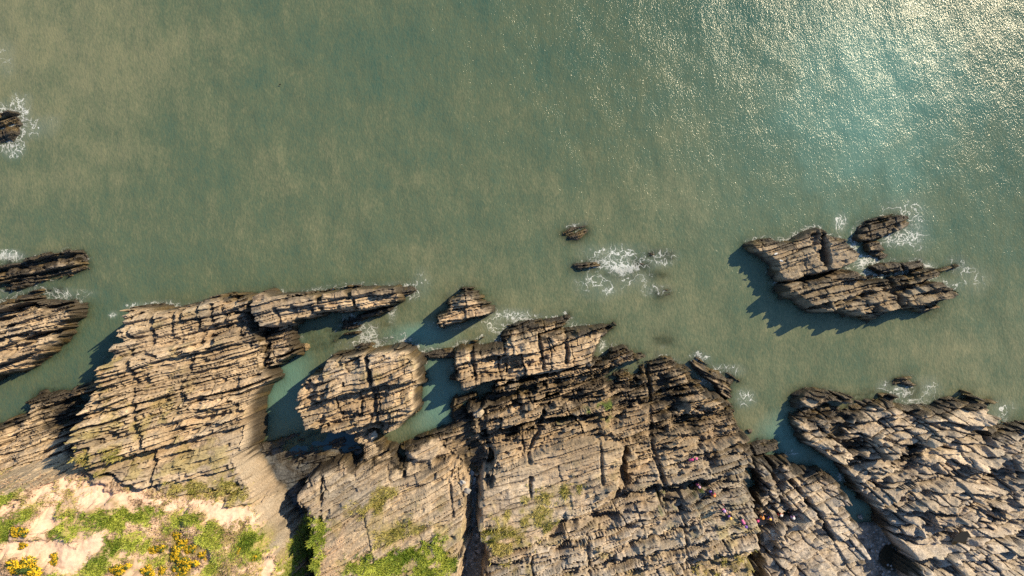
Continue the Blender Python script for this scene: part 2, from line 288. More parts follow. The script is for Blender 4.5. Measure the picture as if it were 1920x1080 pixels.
RIM = {}
HFACE = np.zeros(X.shape, np.float32)
for k, (key, zp, poly, o) in enumerate(OUT):
    z0, ur, vr, du, dv = zp
    f = lambda u, v: z0 + du * (u - ur) / 100 + dv * (v - vr) / 100
    P = [w2(u, v, max(f(u, v), 0)) for u, v in poly]
    # top plane in ground coordinates
    A = np.array([[1, p[0], p[1]] for p in P]); b = np.array([f(u, v) for u, v in poly])
    c = np.linalg.lstsq(A, b, rcond=None)[0]
    pa = np.array(P)
    m = 4.0
    jx = np.where((gx > pa[:, 0].min() - m) & (gx < pa[:, 0].max() + m))[0]
    jy = np.where((gy > pa[:, 1].min() - m) & (gy < pa[:, 1].max() + m))[0]
    sl = (slice(jy[0], jy[-1] + 1), slice(jx[0], jx[-1] + 1))
    x = X[sl]; y = Y[sl]
    sd = sdist(x, y, P)
    near = sd > -4.0
    top = (c[0] + c[1] * x + c[2] * y).astype(np.float32)
    if key == 'headland':
        top = np.clip(top, 5.0, 11.5)
        top = top + 0.45 * BIG[sl] + 0.22 * fbm(x, y, 1.6, 3, 70)
        z = np.where(sd > 0, top - 1.0 * np.exp(-np.maximum(sd, 0) / 1.2), top - 1.0 + sd * o['steep'])
        ib, jb, fb_, tb, fjb, wjb, dsb, djb = cells(x * 1.2, y * 1.2, 20, 0, BB, 4, 1.2, 84)
        rb = hash2(ib, jb, 6)
        face = 1 - sstep(-.1, .5, sd + .5 * ROUGH[sl])
        z = z + 0.03 * SMALL[sl] + face * ((rb - .5) * .25 + (hash2(ib, 0, 24) - .5) * .25 - .3 * (fb_ - .5) * tb + .25 * ROUGH[sl] + .1 * SMALL[sl])
        zl = ledges(z + .3 * ROUGH[sl] + (rb - .5) * .6, .7)
        z = np.where(sd < -.05, .25 * z + .75 * zl, z)
        HFACE[sl] = face
        cb = np.zeros(x.shape, np.int64); crack = np.zeros(x.shape, np.float32); tone = .5 + .3 * (rb - .5)
    else:
        ang = o.get('ang', 13); skew = o.get('skew', 0.0); amp = o.get('amp', 1.0)
        sm = np.clip(np.maximum(SM[sl], o.get('smooth', 0.0)), 0, 1)
        wide = o.get('wide', 0.0)
        fine = o.get('fine', 1.15)
        ia, ja, fa, ta, fja, wja, dsa, dja = cells(x, y, ang, skew * .5, BA, o.get('L', 2.6) * 2.8, 0.5 + wide, 80)
        ib, jb, fb_, tb, fjb, wjb, dsb, djb = cells(x * fine, y * fine, ang + 1.5, skew, BB, o.get('L', 2.6) * 1.7 * fine, 0.45 + wide, 84)
        ic, jc, fc, tc, fjc, wjc, dsc, djc = cells(x, y, ang, skew, BC, 2.0, 0.45 + wide, 88)
        ra = hash2(ia, ja, 5); rb = hash2(ib, jb, 6); rc = hash2(ic, jc, 7)
        # some beds are worn down into long troughs
        tr_a = (hash2(ia, 0, 21) < 0.2) * sstep(-.35, .15, fbm(x, y, 4.0, 2, 23 + k))
        tr_b = (hash2(ib, 0, 22) < 0.25) * sstep(-.2, .1, fbm(x, y, 2.2, 2, 27 + k))
        lb = np.sqrt(np.sin(np.pi * np.clip(fjb, 0, 1))); lc = np.sqrt(np.sin(np.pi * np.clip(fjc, 0, 1)))
        ha = (hash2(ia, 0, 20) - .5) * 0.9 + (ra - 0.5) * 0.55 - 0.8 * tr_a - 0.5 * (hash2(ia, ja, 8) < 0.08) - 0.36 * (fa - 0.5) * ta
        hb = (hash2(ib, 0, 24) - .5) * 0.5 + (rb - 0.5) * 0.5 * lb - 0.7 * tr_b - 0.45 * lb * (hash2(ib, jb, 9) < 0.12) - 0.5 * (fb_ - 0.5) * tb + 0.12 * (hash2(ib, jb, 10) - 0.5) * (fjb - 0.5) * wjb
        hc = (rc - 0.5) * 0.34 * lc - 0.35 * lc * (hash2(ic, jc, 15) < .18) - 0.55 * (fc - 0.5) * tc
        kb = np.clip(1 - 1.1 * sm, 0.12, 1)
        ka = np.clip(1 - 0.85 * sm, .1, 1)
        kc = (1 - 0.3 * sm) * o.get('lam', 1.0)
        crk = np.exp(-(dsb / 0.035) ** 2) * (hash2(ib, 3, 12) > .4) + np.exp(-(djb / 0.045) ** 2) * (hash2(ib, jb, 13) > .6)
        crka = np.exp(-(dsa / 0.06) ** 2) * (hash2(ia, 4, 14) > .3) + np.exp(-(dja / 0.07) ** 2) * (hash2(ia, ja, 16) > .7)
        det = amp * (ka * ha + kb * hb + kc * hc - kb * 0.30 * np.minimum(crk, 1.2) - (0.15 + 0.85 * kb) * 0.5 * np.minimum(crka, 1.2))
        det = det + (0.07 * ROUGH[sl] + 0.035 * SMALL[sl]) * (0.35 + 0.65 * kb) * min(1, amp + .2) + 0.28 * BIG[sl] * amp
        mm = min(amp, 1); rag = o.get('rag', 1.0)
        det = det * (1 - .85 * CUT[sl])
        edge = sd + o.get('grow', 0.0) + EDGEW[sl] * .3 + (rb - 0.5) * 0.45 * mm * (1 - .4 * sm) * rag + (ra - .5) * 0.5 * mm * rag + (rc - .5) * .08 * mm * rag - 0.5 * mm * CUT[sl]
        steep = o.get('steep', 4) * 1.7
        hi = top + det - 1.5 * min(1, max(top.mean(), .4) / 2.2) * CUT[sl]
        hi = hi - np.minimum(PIT[sl], np.maximum(hi - .45, 0))
        z = hi - 0.14 * np.exp(-np.maximum(edge, 0) / 0.12) * mm
        wfall = np.exp(np.minimum(edge, 0) * 2.2)
        wall = top + (hi - top) * wfall - 0.14 * mm + edge * steep * (0.85 + 0.3 * rb)
        wl = ledges(wall + .25 * ROUGH[sl] + (rb - .5) * .5, .62)
        wall = np.where(wall > .2, np.minimum(.25 * wall + .75 * wl, hi), wall)
        z = np.where(edge > 0, z, wall)
        # below the water the foot spreads out a little
        z = np.where((z < -0.3) & (edge < 0), np.maximum(z, np.minimum(-0.3, -0.3 + (edge + np.maximum(top, 0) / steep) * 1.5)), z)
        big = sm > 0.55
        cb = np.where(big, ia * 4001 + ja * 7 + 9_000_000, ib * 4001 + jb * 7)
        onwall = sstep(-.02, -.2, edge) * (top > 1.2)
        crack = np.clip(kb * crk + crka + CUT[sl], 0, 1) * (1 - onwall); tone = np.where(big, ra, rb) * (1 - onwall) + .45 * onwall
    win = near & (z > Z[sl])
    Z[sl] = np.where(win, z, Z[sl])
    OWN[sl] = np.where(win, k, OWN[sl])
    CB[sl] = np.where(win, cb, CB[sl])
    CRACK[sl] = np.where(win, crack, CRACK[sl])
    TONE[sl] = np.where(win, tone, TONE[sl])
    RIM[key] = P

# land carries on beyond the picture
far = Y < fy[0]
HL = KEYS.index('headland')
ext = np.clip(6 + 2 * fbm(X, Y, 60, 2, 33), 3, 12)
Z = np.where(far, np.where(np.abs(X) < 200, Z[len(ring), :][None, :] * np.exp((Y - fy[0]) / 20) + ext * (1 - np.exp((Y - fy[0]) / 20)), ext), Z)
OWN = np.where(far, HL, OWN)
side = ((X < fx[0]) | (X > fx[-1])) & ~far
OWN = np.where(side, HL, OWN)
edgeL = Z[:, len(ring)][:, None]; edgeR = Z[:, len(ring) + len(fx) - 1][:, None]
wgt = np.clip((-22 - Y) / 6, 0, 1)
Z = np.where(side, np.where(X < 0, edgeL, edgeR) * .5 + .5 * (ext * wgt - 3 * (1 - wgt)), Z)

def ground(x, y):
    j = np.clip(np.searchsorted(gx, x), 1, NX - 1); i = np.clip(np.searchsorted(gy, y), 1, NY - 1)
    return float(max(Z[i, j], Z[i - 1, j - 1]))

def place(u, v):
    """where the sight line of a photo pixel meets the ground"""
    z = 0.0
    for _ in range(25):
        x, y = w2(u, v, z)
        z = 0.5 * z + 0.5 * max(ground(x, y), 0)
    x, y = w2(u, v, z)
    return x, y, max(ground(x, y), 0)

# ------------------------------------------------------------------ surface colours (rock type, weed, soil)
def pmask(poly, z, soft=0.3, wob=0.35):
    P = [w2(u, v, z) for u, v in poly]
    pa = np.array(P); m = 2.0
    jx = np.where((gx > pa[:, 0].min() - m) & (gx < pa[:, 0].max() + m))[0]
    jy = np.where((gy > pa[:, 1].min() - m) & (gy < pa[:, 1].max() + m))[0]
    out = np.zeros(X.shape, np.float32)
    if len(jx) == 0 or len(jy) == 0:
        return out
    sl = (slice(jy[0], jy[-1] + 1), slice(jx[0], jx[-1] + 1))
    sd = sdist(X[sl], Y[sl], P) + wob * ROUGH[sl] + wob * EDGEW[sl]
    out[sl] = sstep(-soft, soft, sd)
    return out

def mixc(C, col, m):
    return C + (np.array(col, np.float32) - C) * m[..., None]

n1 = fbm(X, Y, 2.5, 4, 101); n2 = fbm(X, Y, 0.7, 3, 105); n3 = fbm(X, Y, 9.0, 3, 109); n4 = fbm(X, Y, 0.3, 2, 113)
C = np.zeros(X.shape + (3,), np.float32)
C[:] = (0.385, 0.305, 0.212)
C = mixc(C, (0.46, 0.365, 0.26), sstep(-.2, .7, n1))
C = mixc(C, (0.25, 0.22, 0.18), sstep(0.0, .8, n3))
C = mixc(C, (0.31, 0.20, 0.115), 0.45 * sstep(.15, .8, fbm(X, Y, 1.3, 3, 120)))
C = C * (0.72 + 0.5 * TONE + 0.18 * n2 + 0.08 * n4)[..., None]
C = mixc(C, (0.17, 0.13, 0.09), 0.5 * sstep(.05, .55, fbm(X, Y * 1.8, 3.2, 4, 141)))
C = mixc(C, (0.42, 0.295, 0.17), .38 * (1 - sstep(8, 24, X)) * sstep(-.6, .4, n1))
# paler, greyer beds in the south and east
pale = sstep(-14, -22, Y + 0.04 * X) * sstep(-8, 2, X)
C = mixc(C, (0.44, 0.40, 0.36), 0.65 * pale * (0.6 + 0.4 * n2))
C = mixc(C, (0.47, 0.43, 0.385), 0.22 * sstep(24, 30, X) * sstep(-9, -12, Y))
brn = sstep(-6, -9, Y) * (1 - sstep(-13, -17, Y)) * sstep(-6, -2, X) * (1 - sstep(20, 24, X))
C = mixc(C, (0.24, 0.175, 0.11), .5 * brn)
isl = sstep(20, 22, X) * sstep(-4.5, -3.5, Y)
C = mixc(C, (0.20, 0.155, 0.095), .55 * isl)
# smooth bedding faces: even buff-grey
C = mixc(C, (0.40, 0.33, 0.25), 0.55 * SM)
C = mixc(C, (0.10, 0.08, 0.06), 0.8 * CRACK)
# ochre lichen and thin turf near the tops
lich = sstep(3.5, 6.0, Z) * sstep(.1, .6, fbm(X, Y, 1.1, 4, 131)) 
C = mixc(C, (0.27, 0.22, 0.07), 0.55 * lich)
# tide line: dark weed and black lichen
wet = 1 - sstep(0.4, 1.45, Z + 0.5 * n1 + 0.2 * n2)
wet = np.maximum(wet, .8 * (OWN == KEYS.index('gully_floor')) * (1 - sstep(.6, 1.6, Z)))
wetcol = np.zeros_like(C); wetcol[:] = (0.042, 0.034, 0.024)
wetcol = mixc(wetcol, (0.085, 0.06, 0.025), sstep(0, .7, n2))
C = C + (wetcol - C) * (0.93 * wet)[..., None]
shade_blue = (OWN == KEYS.index('gully_floor')) * (1 - sstep(1.2, 2.2, Z))  # blue of the shaded cove head put into the wet shelf's colour
C = mixc(C, (0.075, 0.09, 0.105), .75 * shade_blue)
lowz = Z.copy()
for dj, di in ((11, 0), (7, 0), (4, 0), (7, 6), (7, -6), (0, 5)):
    lowz = np.minimum(lowz, np.roll(Z, (-dj, -di), (0, 1)))
band = (1 - sstep(-.2, .6, lowz + .6 * n2 + .3 * n1)) * (1 - sstep(2.5, 4.5, Z))
band = band * (Z > -.5)
C = C + (wetcol - C) * (0.92 * band)[..., None]
wet = np.maximum(wet, .8 * band)
weedy = np.isin(OWN, [KEYS.index(q) for q in KEYS if q in ('weedy_reef', 'weedy_ridge', 'weedy_fin', 'arm_tip', 'wave_rock', 'drowned_reef', 'hook_reef', 'channel_rock', 'low_ledge', 'rock_sill', 'sunken_rock') or q.startswith('breaker')])
weedy = weedy * sstep(.55, .0, n2 + .5 * n4)
C = C + (wetcol - C) * (0.9 * weedy)[..., None]
wet = np.maximum(wet, .8 * weedy)
WETA = wet * (Z > -1)
# sea lettuce patches on the central platform
ALG = [([(1090, 770), (1132, 753), (1162, 752), (1152, 766), (1101, 774)], 2.2), ([(1124, 786), (1150, 778), (1138, 801), (1126, 801)], 2.3), ([(1042, 791), (1072, 783), (1058, 795)], 2.4),
       ([(1300, 905), (1330, 905), (1330, 920), (1300, 922)], 3.4), ([(1240, 930), (1270, 920), (1262, 950), (1238, 955)], 3.6)]
alg = np.zeros(X.shape, np.float32)
for p, z in ALG:
    alg = np.maximum(alg, pmask(p, z))
C = mixc(C, (0.07, 0.12, 0.012), 0.9 * alg * sstep(-.5, .3, n2))

# gully gravel
gb = (OWN == KEYS.index('gully_bed')) | (OWN == KEYS.index('creek_bed'))
grav = np.zeros_like(C); grav[:] = (0.20, 0.19, 0.17)
grav = grav * (0.8 + 0.35 * n4 + 0.25 * n2)[..., None]
C = np.where(gb[..., None], grav, C)
dpool = pmask([(1652, 1025), (1672, 1018), (1686, 1040), (1680, 1072), (1658, 1072), (1648, 1050)], .7, .15)
C = mixc(C, (0.03, 0.03, 0.022), dpool)

# cliff-top soil, turf and heath
hl = OWN == HL
soil = np.zeros_like(C); soil[:] = (0.42, 0.30, 0.21)
soil = mixc(soil, (0.45, 0.32, 0.23), sstep(-.3, .6, n1))
soil = mixc(soil, (0.26, 0.20, 0.09), sstep(0.1, .7, n2 + .4 * n3))
soil = soil * (0.95 + .2 * n4)[..., None]
GREEN = [([(120, 943), (148, 960), (158, 971), (197, 960), (253, 957), (299, 964), (292, 978), (246, 985), (197, 992), (151, 999), (116, 995), (113, 981), (134, 971)], 8.6),
         ([(295, 978), (317, 964), (352, 971), (373, 981), (402, 1016), (388, 1014), (365, 997), (331, 989), (303, 999)], 8.8),
         ([(7, 999), (28, 967), (63, 943), (95, 936), (81, 960), (49, 978), (35, 1006), (21, 1038), (0, 1052), (-40, 1060), (-40, 990)], 8.6),
         ([(-40, 950), (0, 939), (28, 918), (60, 911), (35, 932), (0, 964), (-40, 985)], 8.2), ([(207, 1010), (253, 999), (271, 1020), (246, 1034), (211, 1038)], 9.0),
         ([(518, 1034), (545, 1010), (560, 1000), (592, 1005), (592, 1140), (502, 1140), (505, 1080)], 8.4),
         ([(430, 1020), (448, 1010), (470, 1025), (482, 1050), (470, 1070), (445, 1062), (432, 1040)], 9.0), ([(365, 1010), (390, 1016), (400, 1030), (385, 1035), (368, 1025)], 9.0),
         ([(380, 1060), (400, 1048), (425, 1050), (420, 1060), (390, 1075)], 9.2), ([(260, 1050), (300, 1040), (310, 1060), (270, 1066)], 9.2),
         ([(100, 1060), (160, 1058), (175, 1070), (110, 1080)], 9.2), ([(-40, 1040), (20, 1045), (20, 1140), (-40, 1140)], 9.4), ([(170, 1045), (200, 1040), (205, 1062), (180, 1068)], 9.2),
         ([(640, 1058), (651, 1047), (690, 1052), (745, 1038), (773, 1024), (807, 1019), (834, 1008), (860, 1032), (856, 1052), (840, 1080), (838, 1140), (634, 1140)], 6.9),
         ([(563, 985), (585, 990), (592, 1040), (600, 1140), (560, 1140), (556, 1010)], 6.5)]
OLIVE = [([(250, 925), (310, 913), (360, 922), (410, 917), (443, 942), (420, 950), (402, 942), (377, 945), (360, 945), (340, 950), (315, 950), (288, 938)], 8.0),
         ([(908, 982), (945, 960), (996, 950), (1029, 958), (1041, 979), (1023, 1003), (981, 1027), (951, 1040), (920, 1037), (911, 1003)], 5.0),
         ([(180, 855), (235, 845), (240, 862), (200, 872)], 6.9), ([(130, 850), (180, 835), (230, 850), (180, 870), (140, 872)], 6.8), ([(175, 880), (205, 870), (210, 890), (185, 900)], 7.2),
         ([(1310, 1060), (1370, 1048), (1425, 1028), (1430, 1060), (1412, 1085), (1400, 1066), (1330, 1078)], 4.6),
         ([(1000, 925), (1060, 908), (1090, 915), (1040, 940), (985, 945)], 4.9), ([(660, 955), (705, 935), (740, 930), (700, 965)], 5.2), ([(700, 1000), (750, 985), (790, 990), (740, 1015)], 6.0)]
PATH = [[(35, 1010), (84, 985), (116, 999), (155, 1001), (204, 995), (208, 1010), (190, 1038), (176, 1052), (151, 1055), (116, 1038), (88, 1027), (46, 1013)],
        [(84, 985), (91, 953), (106, 925), (120, 918), (116, 943), (134, 967), (116, 978), (109, 997)],
        [(116, 897), (141, 890), (169, 907), (197, 918), (229, 929), (253, 927), (281, 943), (317, 957), (338, 960), (331, 964), (303, 966), (260, 953), (225, 943), (197, 943), (158, 936), (134, 915)],
        [(338, 957), (355, 946), (390, 941), (422, 951), (447, 946), (468, 960), (468, 981), (457, 992), (429, 981), (405, 992), (390, 981), (373, 988), (355, 967)],
        [(457, 985), (468, 975), (485, 990), (518, 1000), (533, 1015), (517, 1030), (517, 1050), (502, 1080), (500, 1140), (475, 1140), (481, 1080), (483, 1067), (490, 1050), (493, 1033), (493, 1017), (477, 1003)],
        [(-40, 990), (0, 971), (21, 946), (63, 929), (116, 897), (123, 907), (81, 936), (39, 953), (10, 978), (7, 1010), (-40, 1030)]]
green = np.zeros(X.shape, np.float32); olive = green.copy(); path = green.copy()
for p, z in GREEN:
    green = np.maximum(green, pmask(p, z, .35, .5))
kz = (X > -20) & (X < -3)
green = np.where(kz, green * sstep(-.25, .4, n1 * .8 + n2 * .7 + .12), green)
for p, z in OLIVE:
    olive = np.maximum(olive, pmask(p, z, .5, .7))
for p in PATH:
    path = np.maximum(path, pmask(p, 8.4, .3, .55))
path = path * hl * (1 - HFACE)
fade = sstep(-.35, .25, n2 + .3)
turf = np.zeros_like(C); turf[:] = (0.16, 0.17, 0.045)
turf = mixc(turf, (0.30, 0.24, 0.10), sstep(-.1, -.6, n2))
C = C + (soil - C) * (hl * (1 - HFACE))[..., None]
C = mixc(C, (0.60, 0.42, 0.315), path * (0.85 + .15 * n4))
oli = np.zeros_like(C); oli[:] = (0.22, 0.185, 0.055)
C = C + (oli - C) * (0.8 * olive * fade * (1 - path))[..., None]
C = C + (turf - C) * (green * (1 - path))[..., None]
soilK = pmask([(600, 1030), (625, 1010), (645, 1015), (642, 1055), (632, 1080), (630, 1140), (597, 1140), (600, 1080)], 6.6, .4, .5)
C = mixc(C, (0.42, 0.30, 0.20), .8 * soilK)
soilG = pmask([(950, 1000), (965, 992), (962, 1015), (952, 1018)], 5.2, .3, .3)
C = mixc(C, (0.50, 0.36, 0.25), soilG)
C = np.clip(C, 0.006, 0.8)
mound = np.clip(fbm(X, Y, 2.4, 3, 161) + .15, 0, 1) * .8 + np.clip(fbm(X, Y, 0.9, 3, 165), 0, 1) * .22 - .05
Z = Z + (hl * (1 - path) * (np.abs(X) < 56) * (Y > -33.5) * mound * sstep(5.6, 6.8, Z)).astype(np.float32)
SOFTV = np.clip(green * (1 - path), 0, 1)

# ------------------------------------------------------------------ materials
def nodes(name):
    m = bpy.data.materials.new(name); m.use_nodes = True
    nt = m.node_tree
    return m, nt, nt.nodes['Principled BSDF']

def N(nt, t, **kw):
    n = nt.nodes.new(t)
    for k, v in kw.items():
        setattr(n, k, v)
    return n

def rock_material():
    m, nt, b = nodes('rock')
    L = nt.links.new
    at = N(nt, 'ShaderNodeAttribute', attribute_name='col')
    wa = N(nt, 'ShaderNodeAttribute', attribute_name='wet')
    geo = N(nt, 'ShaderNodeNewGeometry')
    mp = N(nt, 'ShaderNodeMapping'); mp.inputs['Rotation'].default_value = (0, 0, -math.radians(13)); mp.inputs['Scale'].default_value = (1.2, 9.0, 9.0)
    L(geo.outputs['Position'], mp.inputs[0])
    lam = N(nt, 'ShaderNodeTexNoise'); lam.inputs['Scale'].default_value = 1.0; lam.inputs['Detail'].default_value = 5; lam.inputs['Roughness'].default_value = .65
    L(mp.outputs[0], lam.inputs['Vector'])
    gr = N(nt, 'ShaderNodeTexNoise'); gr.inputs['Scale'].default_value = 5.0; gr.inputs['Detail'].default_value = 6; gr.inputs['Roughness'].default_value = .7
    L(geo.outputs['Position'], gr.inputs['Vector'])
    mp2 = N(nt, 'ShaderNodeMapping'); mp2.inputs['Rotation'].default_value = (0, 0, -math.radians(13)); mp2.inputs['Scale'].default_value = (1.3, 3.2, 2.6)
    L(geo.outputs['Position'], mp2.inputs[0])
    vo = N(nt, 'ShaderNodeTexVoronoi', feature='DISTANCE_TO_EDGE'); vo.inputs['Scale'].default_value = 1.2; L(mp2.outputs[0], vo.inputs['Vector'])
    vr = N(nt, 'ShaderNodeMapRange'); vr.inputs['From Max'].default_value = .06; vr.inputs['To Min'].default_value = -.16; vr.inputs['To Max'].default_value = 0; L(vo.outputs[0], vr.inputs[0])
    ad0 = N(nt, 'ShaderNodeMath', operation='ADD'); L(lam.outputs[0], ad0.inputs[0]); L(vr.outputs[0], ad0.inputs[1])
    add = N(nt, 'ShaderNodeMath', operation='ADD'); L(ad0.outputs[0], add.inputs[0]); L(gr.outputs[0], add.inputs[1])
    rg = N(nt, 'ShaderNodeMapRange'); rg.inputs['From Min'].default_value = .7; rg.inputs['From Max'].default_value = 1.3; rg.inputs['To Min'].default_value = .62; rg.inputs['To Max'].default_value = 1.3
    L(add.outputs[0], rg.inputs[0])
    mx = N(nt, 'ShaderNodeMix', data_type='RGBA', blend_type='MULTIPLY'); mx.inputs[0].default_value = 1
    L(at.outputs['Color'], mx.inputs[6]); L(rg.outputs[0], mx.inputs[7])
    L(mx.outputs[2], b.inputs['Base Color'])
    rr = N(nt, 'ShaderNodeMapRange'); rr.inputs['To Min'].default_value = .9; rr.inputs['To Max'].default_value = .38
    L(wa.outputs['Fac'], rr.inputs[0]); L(rr.outputs[0], b.inputs['Roughness'])
    b.inputs['Specular IOR Level'].default_value = .35
    bp = N(nt, 'ShaderNodeBump'); bp.inputs['Strength'].default_value = .8; bp.inputs['Distance'].default_value = .10
    L(add.outputs[0], bp.inputs['Height']); L(bp.outputs[0], b.inputs['Normal'])
    return m

def soil_material():
    m, nt, b = nodes('soil_and_turf')
    L = nt.links.new
    at = N(nt, 'ShaderNodeAttribute', attribute_name='col')
    geo = N(nt, 'ShaderNodeNewGeometry')
    gr = N(nt, 'ShaderNodeTexNoise'); gr.inputs['Scale'].default_value = 4.0; gr.inputs['Detail'].default_value = 7; gr.inputs['Roughness'].default_value = .75
    L(geo.outputs['Position'], gr.inputs['Vector'])
    rg = N(nt, 'ShaderNodeMapRange'); rg.inputs['From Min'].default_value = .3; rg.inputs['From Max'].default_value = .7; rg.inputs['To Min'].default_value = .75; rg.inputs['To Max'].default_value = 1.2
    L(gr.outputs[0], rg.inputs[0])
    mx = N(nt, 'ShaderNodeMix', data_type='RGBA', blend_type='MULTIPLY'); mx.inputs[0].default_value = 1
    L(at.outputs['Color'], mx.inputs[6]); L(rg.outputs[0], mx.inputs[7]); L(mx.outputs[2], b.inputs['Base Color'])
    b.inputs['Roughness'].default_value = .95
    b.inputs['Specular IOR Level'].default_value = .15
    bp = N(nt, 'ShaderNodeBump'); bp.inputs['Strength'].default_value = .6; bp.inputs['Distance'].default_value = .08
    L(gr.outputs[0], bp.inputs['Height']); L(bp.outputs[0], b.inputs['Normal'])
    return m

def plain(name, col, rough=.6, spec=.4, attr=False):
    m, nt, b = nodes(name)
    b.inputs['Base Color'].default_value = (*col, 1)
    b.inputs['Roughness'].default_value = rough
    b.inputs['Specular IOR Level'].default_value = spec
    geo = N(nt, 'ShaderNodeNewGeometry')
    gr = N(nt, 'ShaderNodeTexNoise'); gr.inputs['Scale'].default_value = 14.0; gr.inputs['Detail'].default_value = 3
    nt.links.new(geo.outputs['Position'], gr.inputs['Vector'])
    rg = N(nt, 'ShaderNodeMapRange'); rg.inputs['From Min'].default_value = .3; rg.inputs['From Max'].default_value = .7; rg.inputs['To Min'].default_value = .8; rg.inputs['To Max'].default_value = 1.15
    nt.links.new(gr.outputs[0], rg.inputs[0])
    mx = N(nt, 'ShaderNodeMix', data_type='RGBA', blend_type='MULTIPLY'); mx.inputs[0].default_value = 1
    if attr:
        at = N(nt, 'ShaderNodeAttribute', attribute_name='col'); nt.links.new(at.outputs['Color'], mx.inputs[6])
    else:
        mx.inputs[6].default_value = (*col, 1)
    nt.links.new(rg.outputs[0], mx.inputs[7]); nt.links.new(mx.outputs[2], b.inputs['Base Color'])
    return m

def water_material():
    m, nt, b = nodes('sea_water')
    L = nt.links.new
    geo = N(nt, 'ShaderNodeNewGeometry')
    dep = N(nt, 'ShaderNodeAttribute', attribute_name='depth')
    foam = N(nt, 'ShaderNodeAttribute', attribute_name='foam')
    silt = N(nt, 'ShaderNodeAttribute', attribute_name='silt')
    def noise(scale, detail, rough, sx=1, sy=1, rot=0, dist=0):
        mp = N(nt, 'ShaderNodeMapping'); mp.inputs['Scale'].default_value = (sx, sy, 1); mp.inputs['Rotation'].default_value = (0, 0, rot)
        L(geo.outputs['Position'], mp.inputs[0])
        t = N(nt, 'ShaderNodeTexNoise'); t.inputs['Scale'].default_value = scale; t.inputs['Detail'].default_value = detail; t.inputs['Roughness'].default_value = rough; t.inputs['Distortion'].default_value = dist
        L(mp.outputs[0], t.inputs['Vector'])
        return t
    # suspended silt; fine noise also puts ripple light and dark into the colour
    gn = noise(1.0, 4, .6, 5.5, 2.4, .5)
    pl = noise(.42, 9, .76, 1.5, .6, .35, .2)
    ad = N(nt, 'ShaderNodeMath', operation='ADD'); L(silt.outputs['Fac'], ad.inputs[0]); L(pl.outputs[0], ad.inputs[1])
    rp = N(nt, 'ShaderNodeValToRGB')
    e = rp.color_ramp.elements
    e[0].position = .38; e[0].color = (0.036, 0.083, 0.062, 1)
    e[1].position = 1.35; e[1].color = (0.158, 0.162, 0.092, 1)
    x = rp.color_ramp.elements.new(.72); x.color = (0.083, 0.108, 0.063, 1)
    gs = N(nt, 'ShaderNodeMapRange'); gs.inputs['From Min'].default_value = .3; gs.inputs['From Max'].default_value = .7; gs.inputs['To Min'].default_value = -.16; gs.inputs['To Max'].default_value = .16; L(gn.outputs[0], gs.inputs[0])
    ad2 = N(nt, 'ShaderNodeMath', operation='ADD'); L(ad.outputs[0], ad2.inputs[0]); L(gs.outputs[0], ad2.inputs[1])
    mr = N(nt, 'ShaderNodeMath', operation='MULTIPLY'); mr.inputs[1].default_value = .72; L(ad2.outputs[0], mr.inputs[0])
    L(mr.outputs[0], rp.inputs[0])
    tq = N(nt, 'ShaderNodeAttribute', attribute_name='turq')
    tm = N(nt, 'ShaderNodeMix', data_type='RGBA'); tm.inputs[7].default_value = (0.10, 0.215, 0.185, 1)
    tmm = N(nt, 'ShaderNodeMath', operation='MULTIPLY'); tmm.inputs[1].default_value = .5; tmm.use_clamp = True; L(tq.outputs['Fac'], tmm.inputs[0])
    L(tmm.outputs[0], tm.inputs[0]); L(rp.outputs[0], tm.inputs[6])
    # aerated water and foam
    wrp = noise(.55, 2, .5)
    sc_ = N(nt, 'ShaderNodeVectorMath', operation='SCALE'); sc_.inputs['Scale'].default_value = 1.5; L(wrp.outputs['Color'], sc_.inputs[0])
    av = N(nt, 'ShaderNodeVectorMath', operation='ADD'); L(geo.outputs['Position'], av.inputs[0]); L(sc_.outputs[0], av.inputs[1])
    def lace(scale, width, detail):
        t = N(nt, 'ShaderNodeTexNoise'); t.inputs['Scale'].default_value = scale; t.inputs['Detail'].default_value = detail; t.inputs['Roughness'].default_value = .5
        L(av.outputs[0], t.inputs['Vector'])
        d_ = N(nt, 'ShaderNodeMath', operation='SUBTRACT'); d_.inputs[1].default_value = .5; L(t.outputs[0], d_.inputs[0])
        a_ = N(nt, 'ShaderNodeMath', operation='ABSOLUTE'); L(d_.outputs[0], a_.inputs[0])
        wv_ = N(nt, 'ShaderNodeMath', operation='MULTIPLY'); wv_.inputs[1].default_value = width; L(foam.outputs['Fac'], wv_.inputs[0])
        q_ = N(nt, 'ShaderNodeMath', operation='DIVIDE'); L(a_.outputs[0], q_.inputs[0]); L(wv_.outputs[0], q_.inputs[1])
        r_ = N(nt, 'ShaderNodeMapRange'); r_.inputs['From Min'].default_value = .5; r_.inputs['From Max'].default_value = 1.1; r_.inputs['To Min'].default_value = 1; r_.inputs['To Max'].default_value = 0
        L(q_.outputs[0], r_.inputs[0])
        return r_
    l1 = lace(.85, .03, 4); l2 = lace(2.4, .05, 4)
    g1 = N(nt, 'ShaderNodeMapRange'); g1.inputs['From Min'].default_value = .12; g1.inputs['From Max'].default_value = .4; L(foam.outputs['Fac'], g1.inputs[0])
    g2 = N(nt, 'ShaderNodeMapRange'); g2.inputs['From Min'].default_value = .38; g2.inputs['From Max'].default_value = .75; L(foam.outputs['Fac'], g2.inputs[0])
    p1 = N(nt, 'ShaderNodeMath', operation='MULTIPLY'); L(l1.outputs[0], p1.inputs[0]); L(g1.outputs[0], p1.inputs[1])
    p2 = N(nt, 'ShaderNodeMath', operation='MULTIPLY'); L(l2.outputs[0], p2.inputs[0]); L(g2.outputs[0], p2.inputs[1])
    fm = N(nt, 'ShaderNodeMath', operation='MAXIMUM'); L(p1.outputs[0], fm.inputs[0]); L(p2.outputs[0], fm.inputs[1])
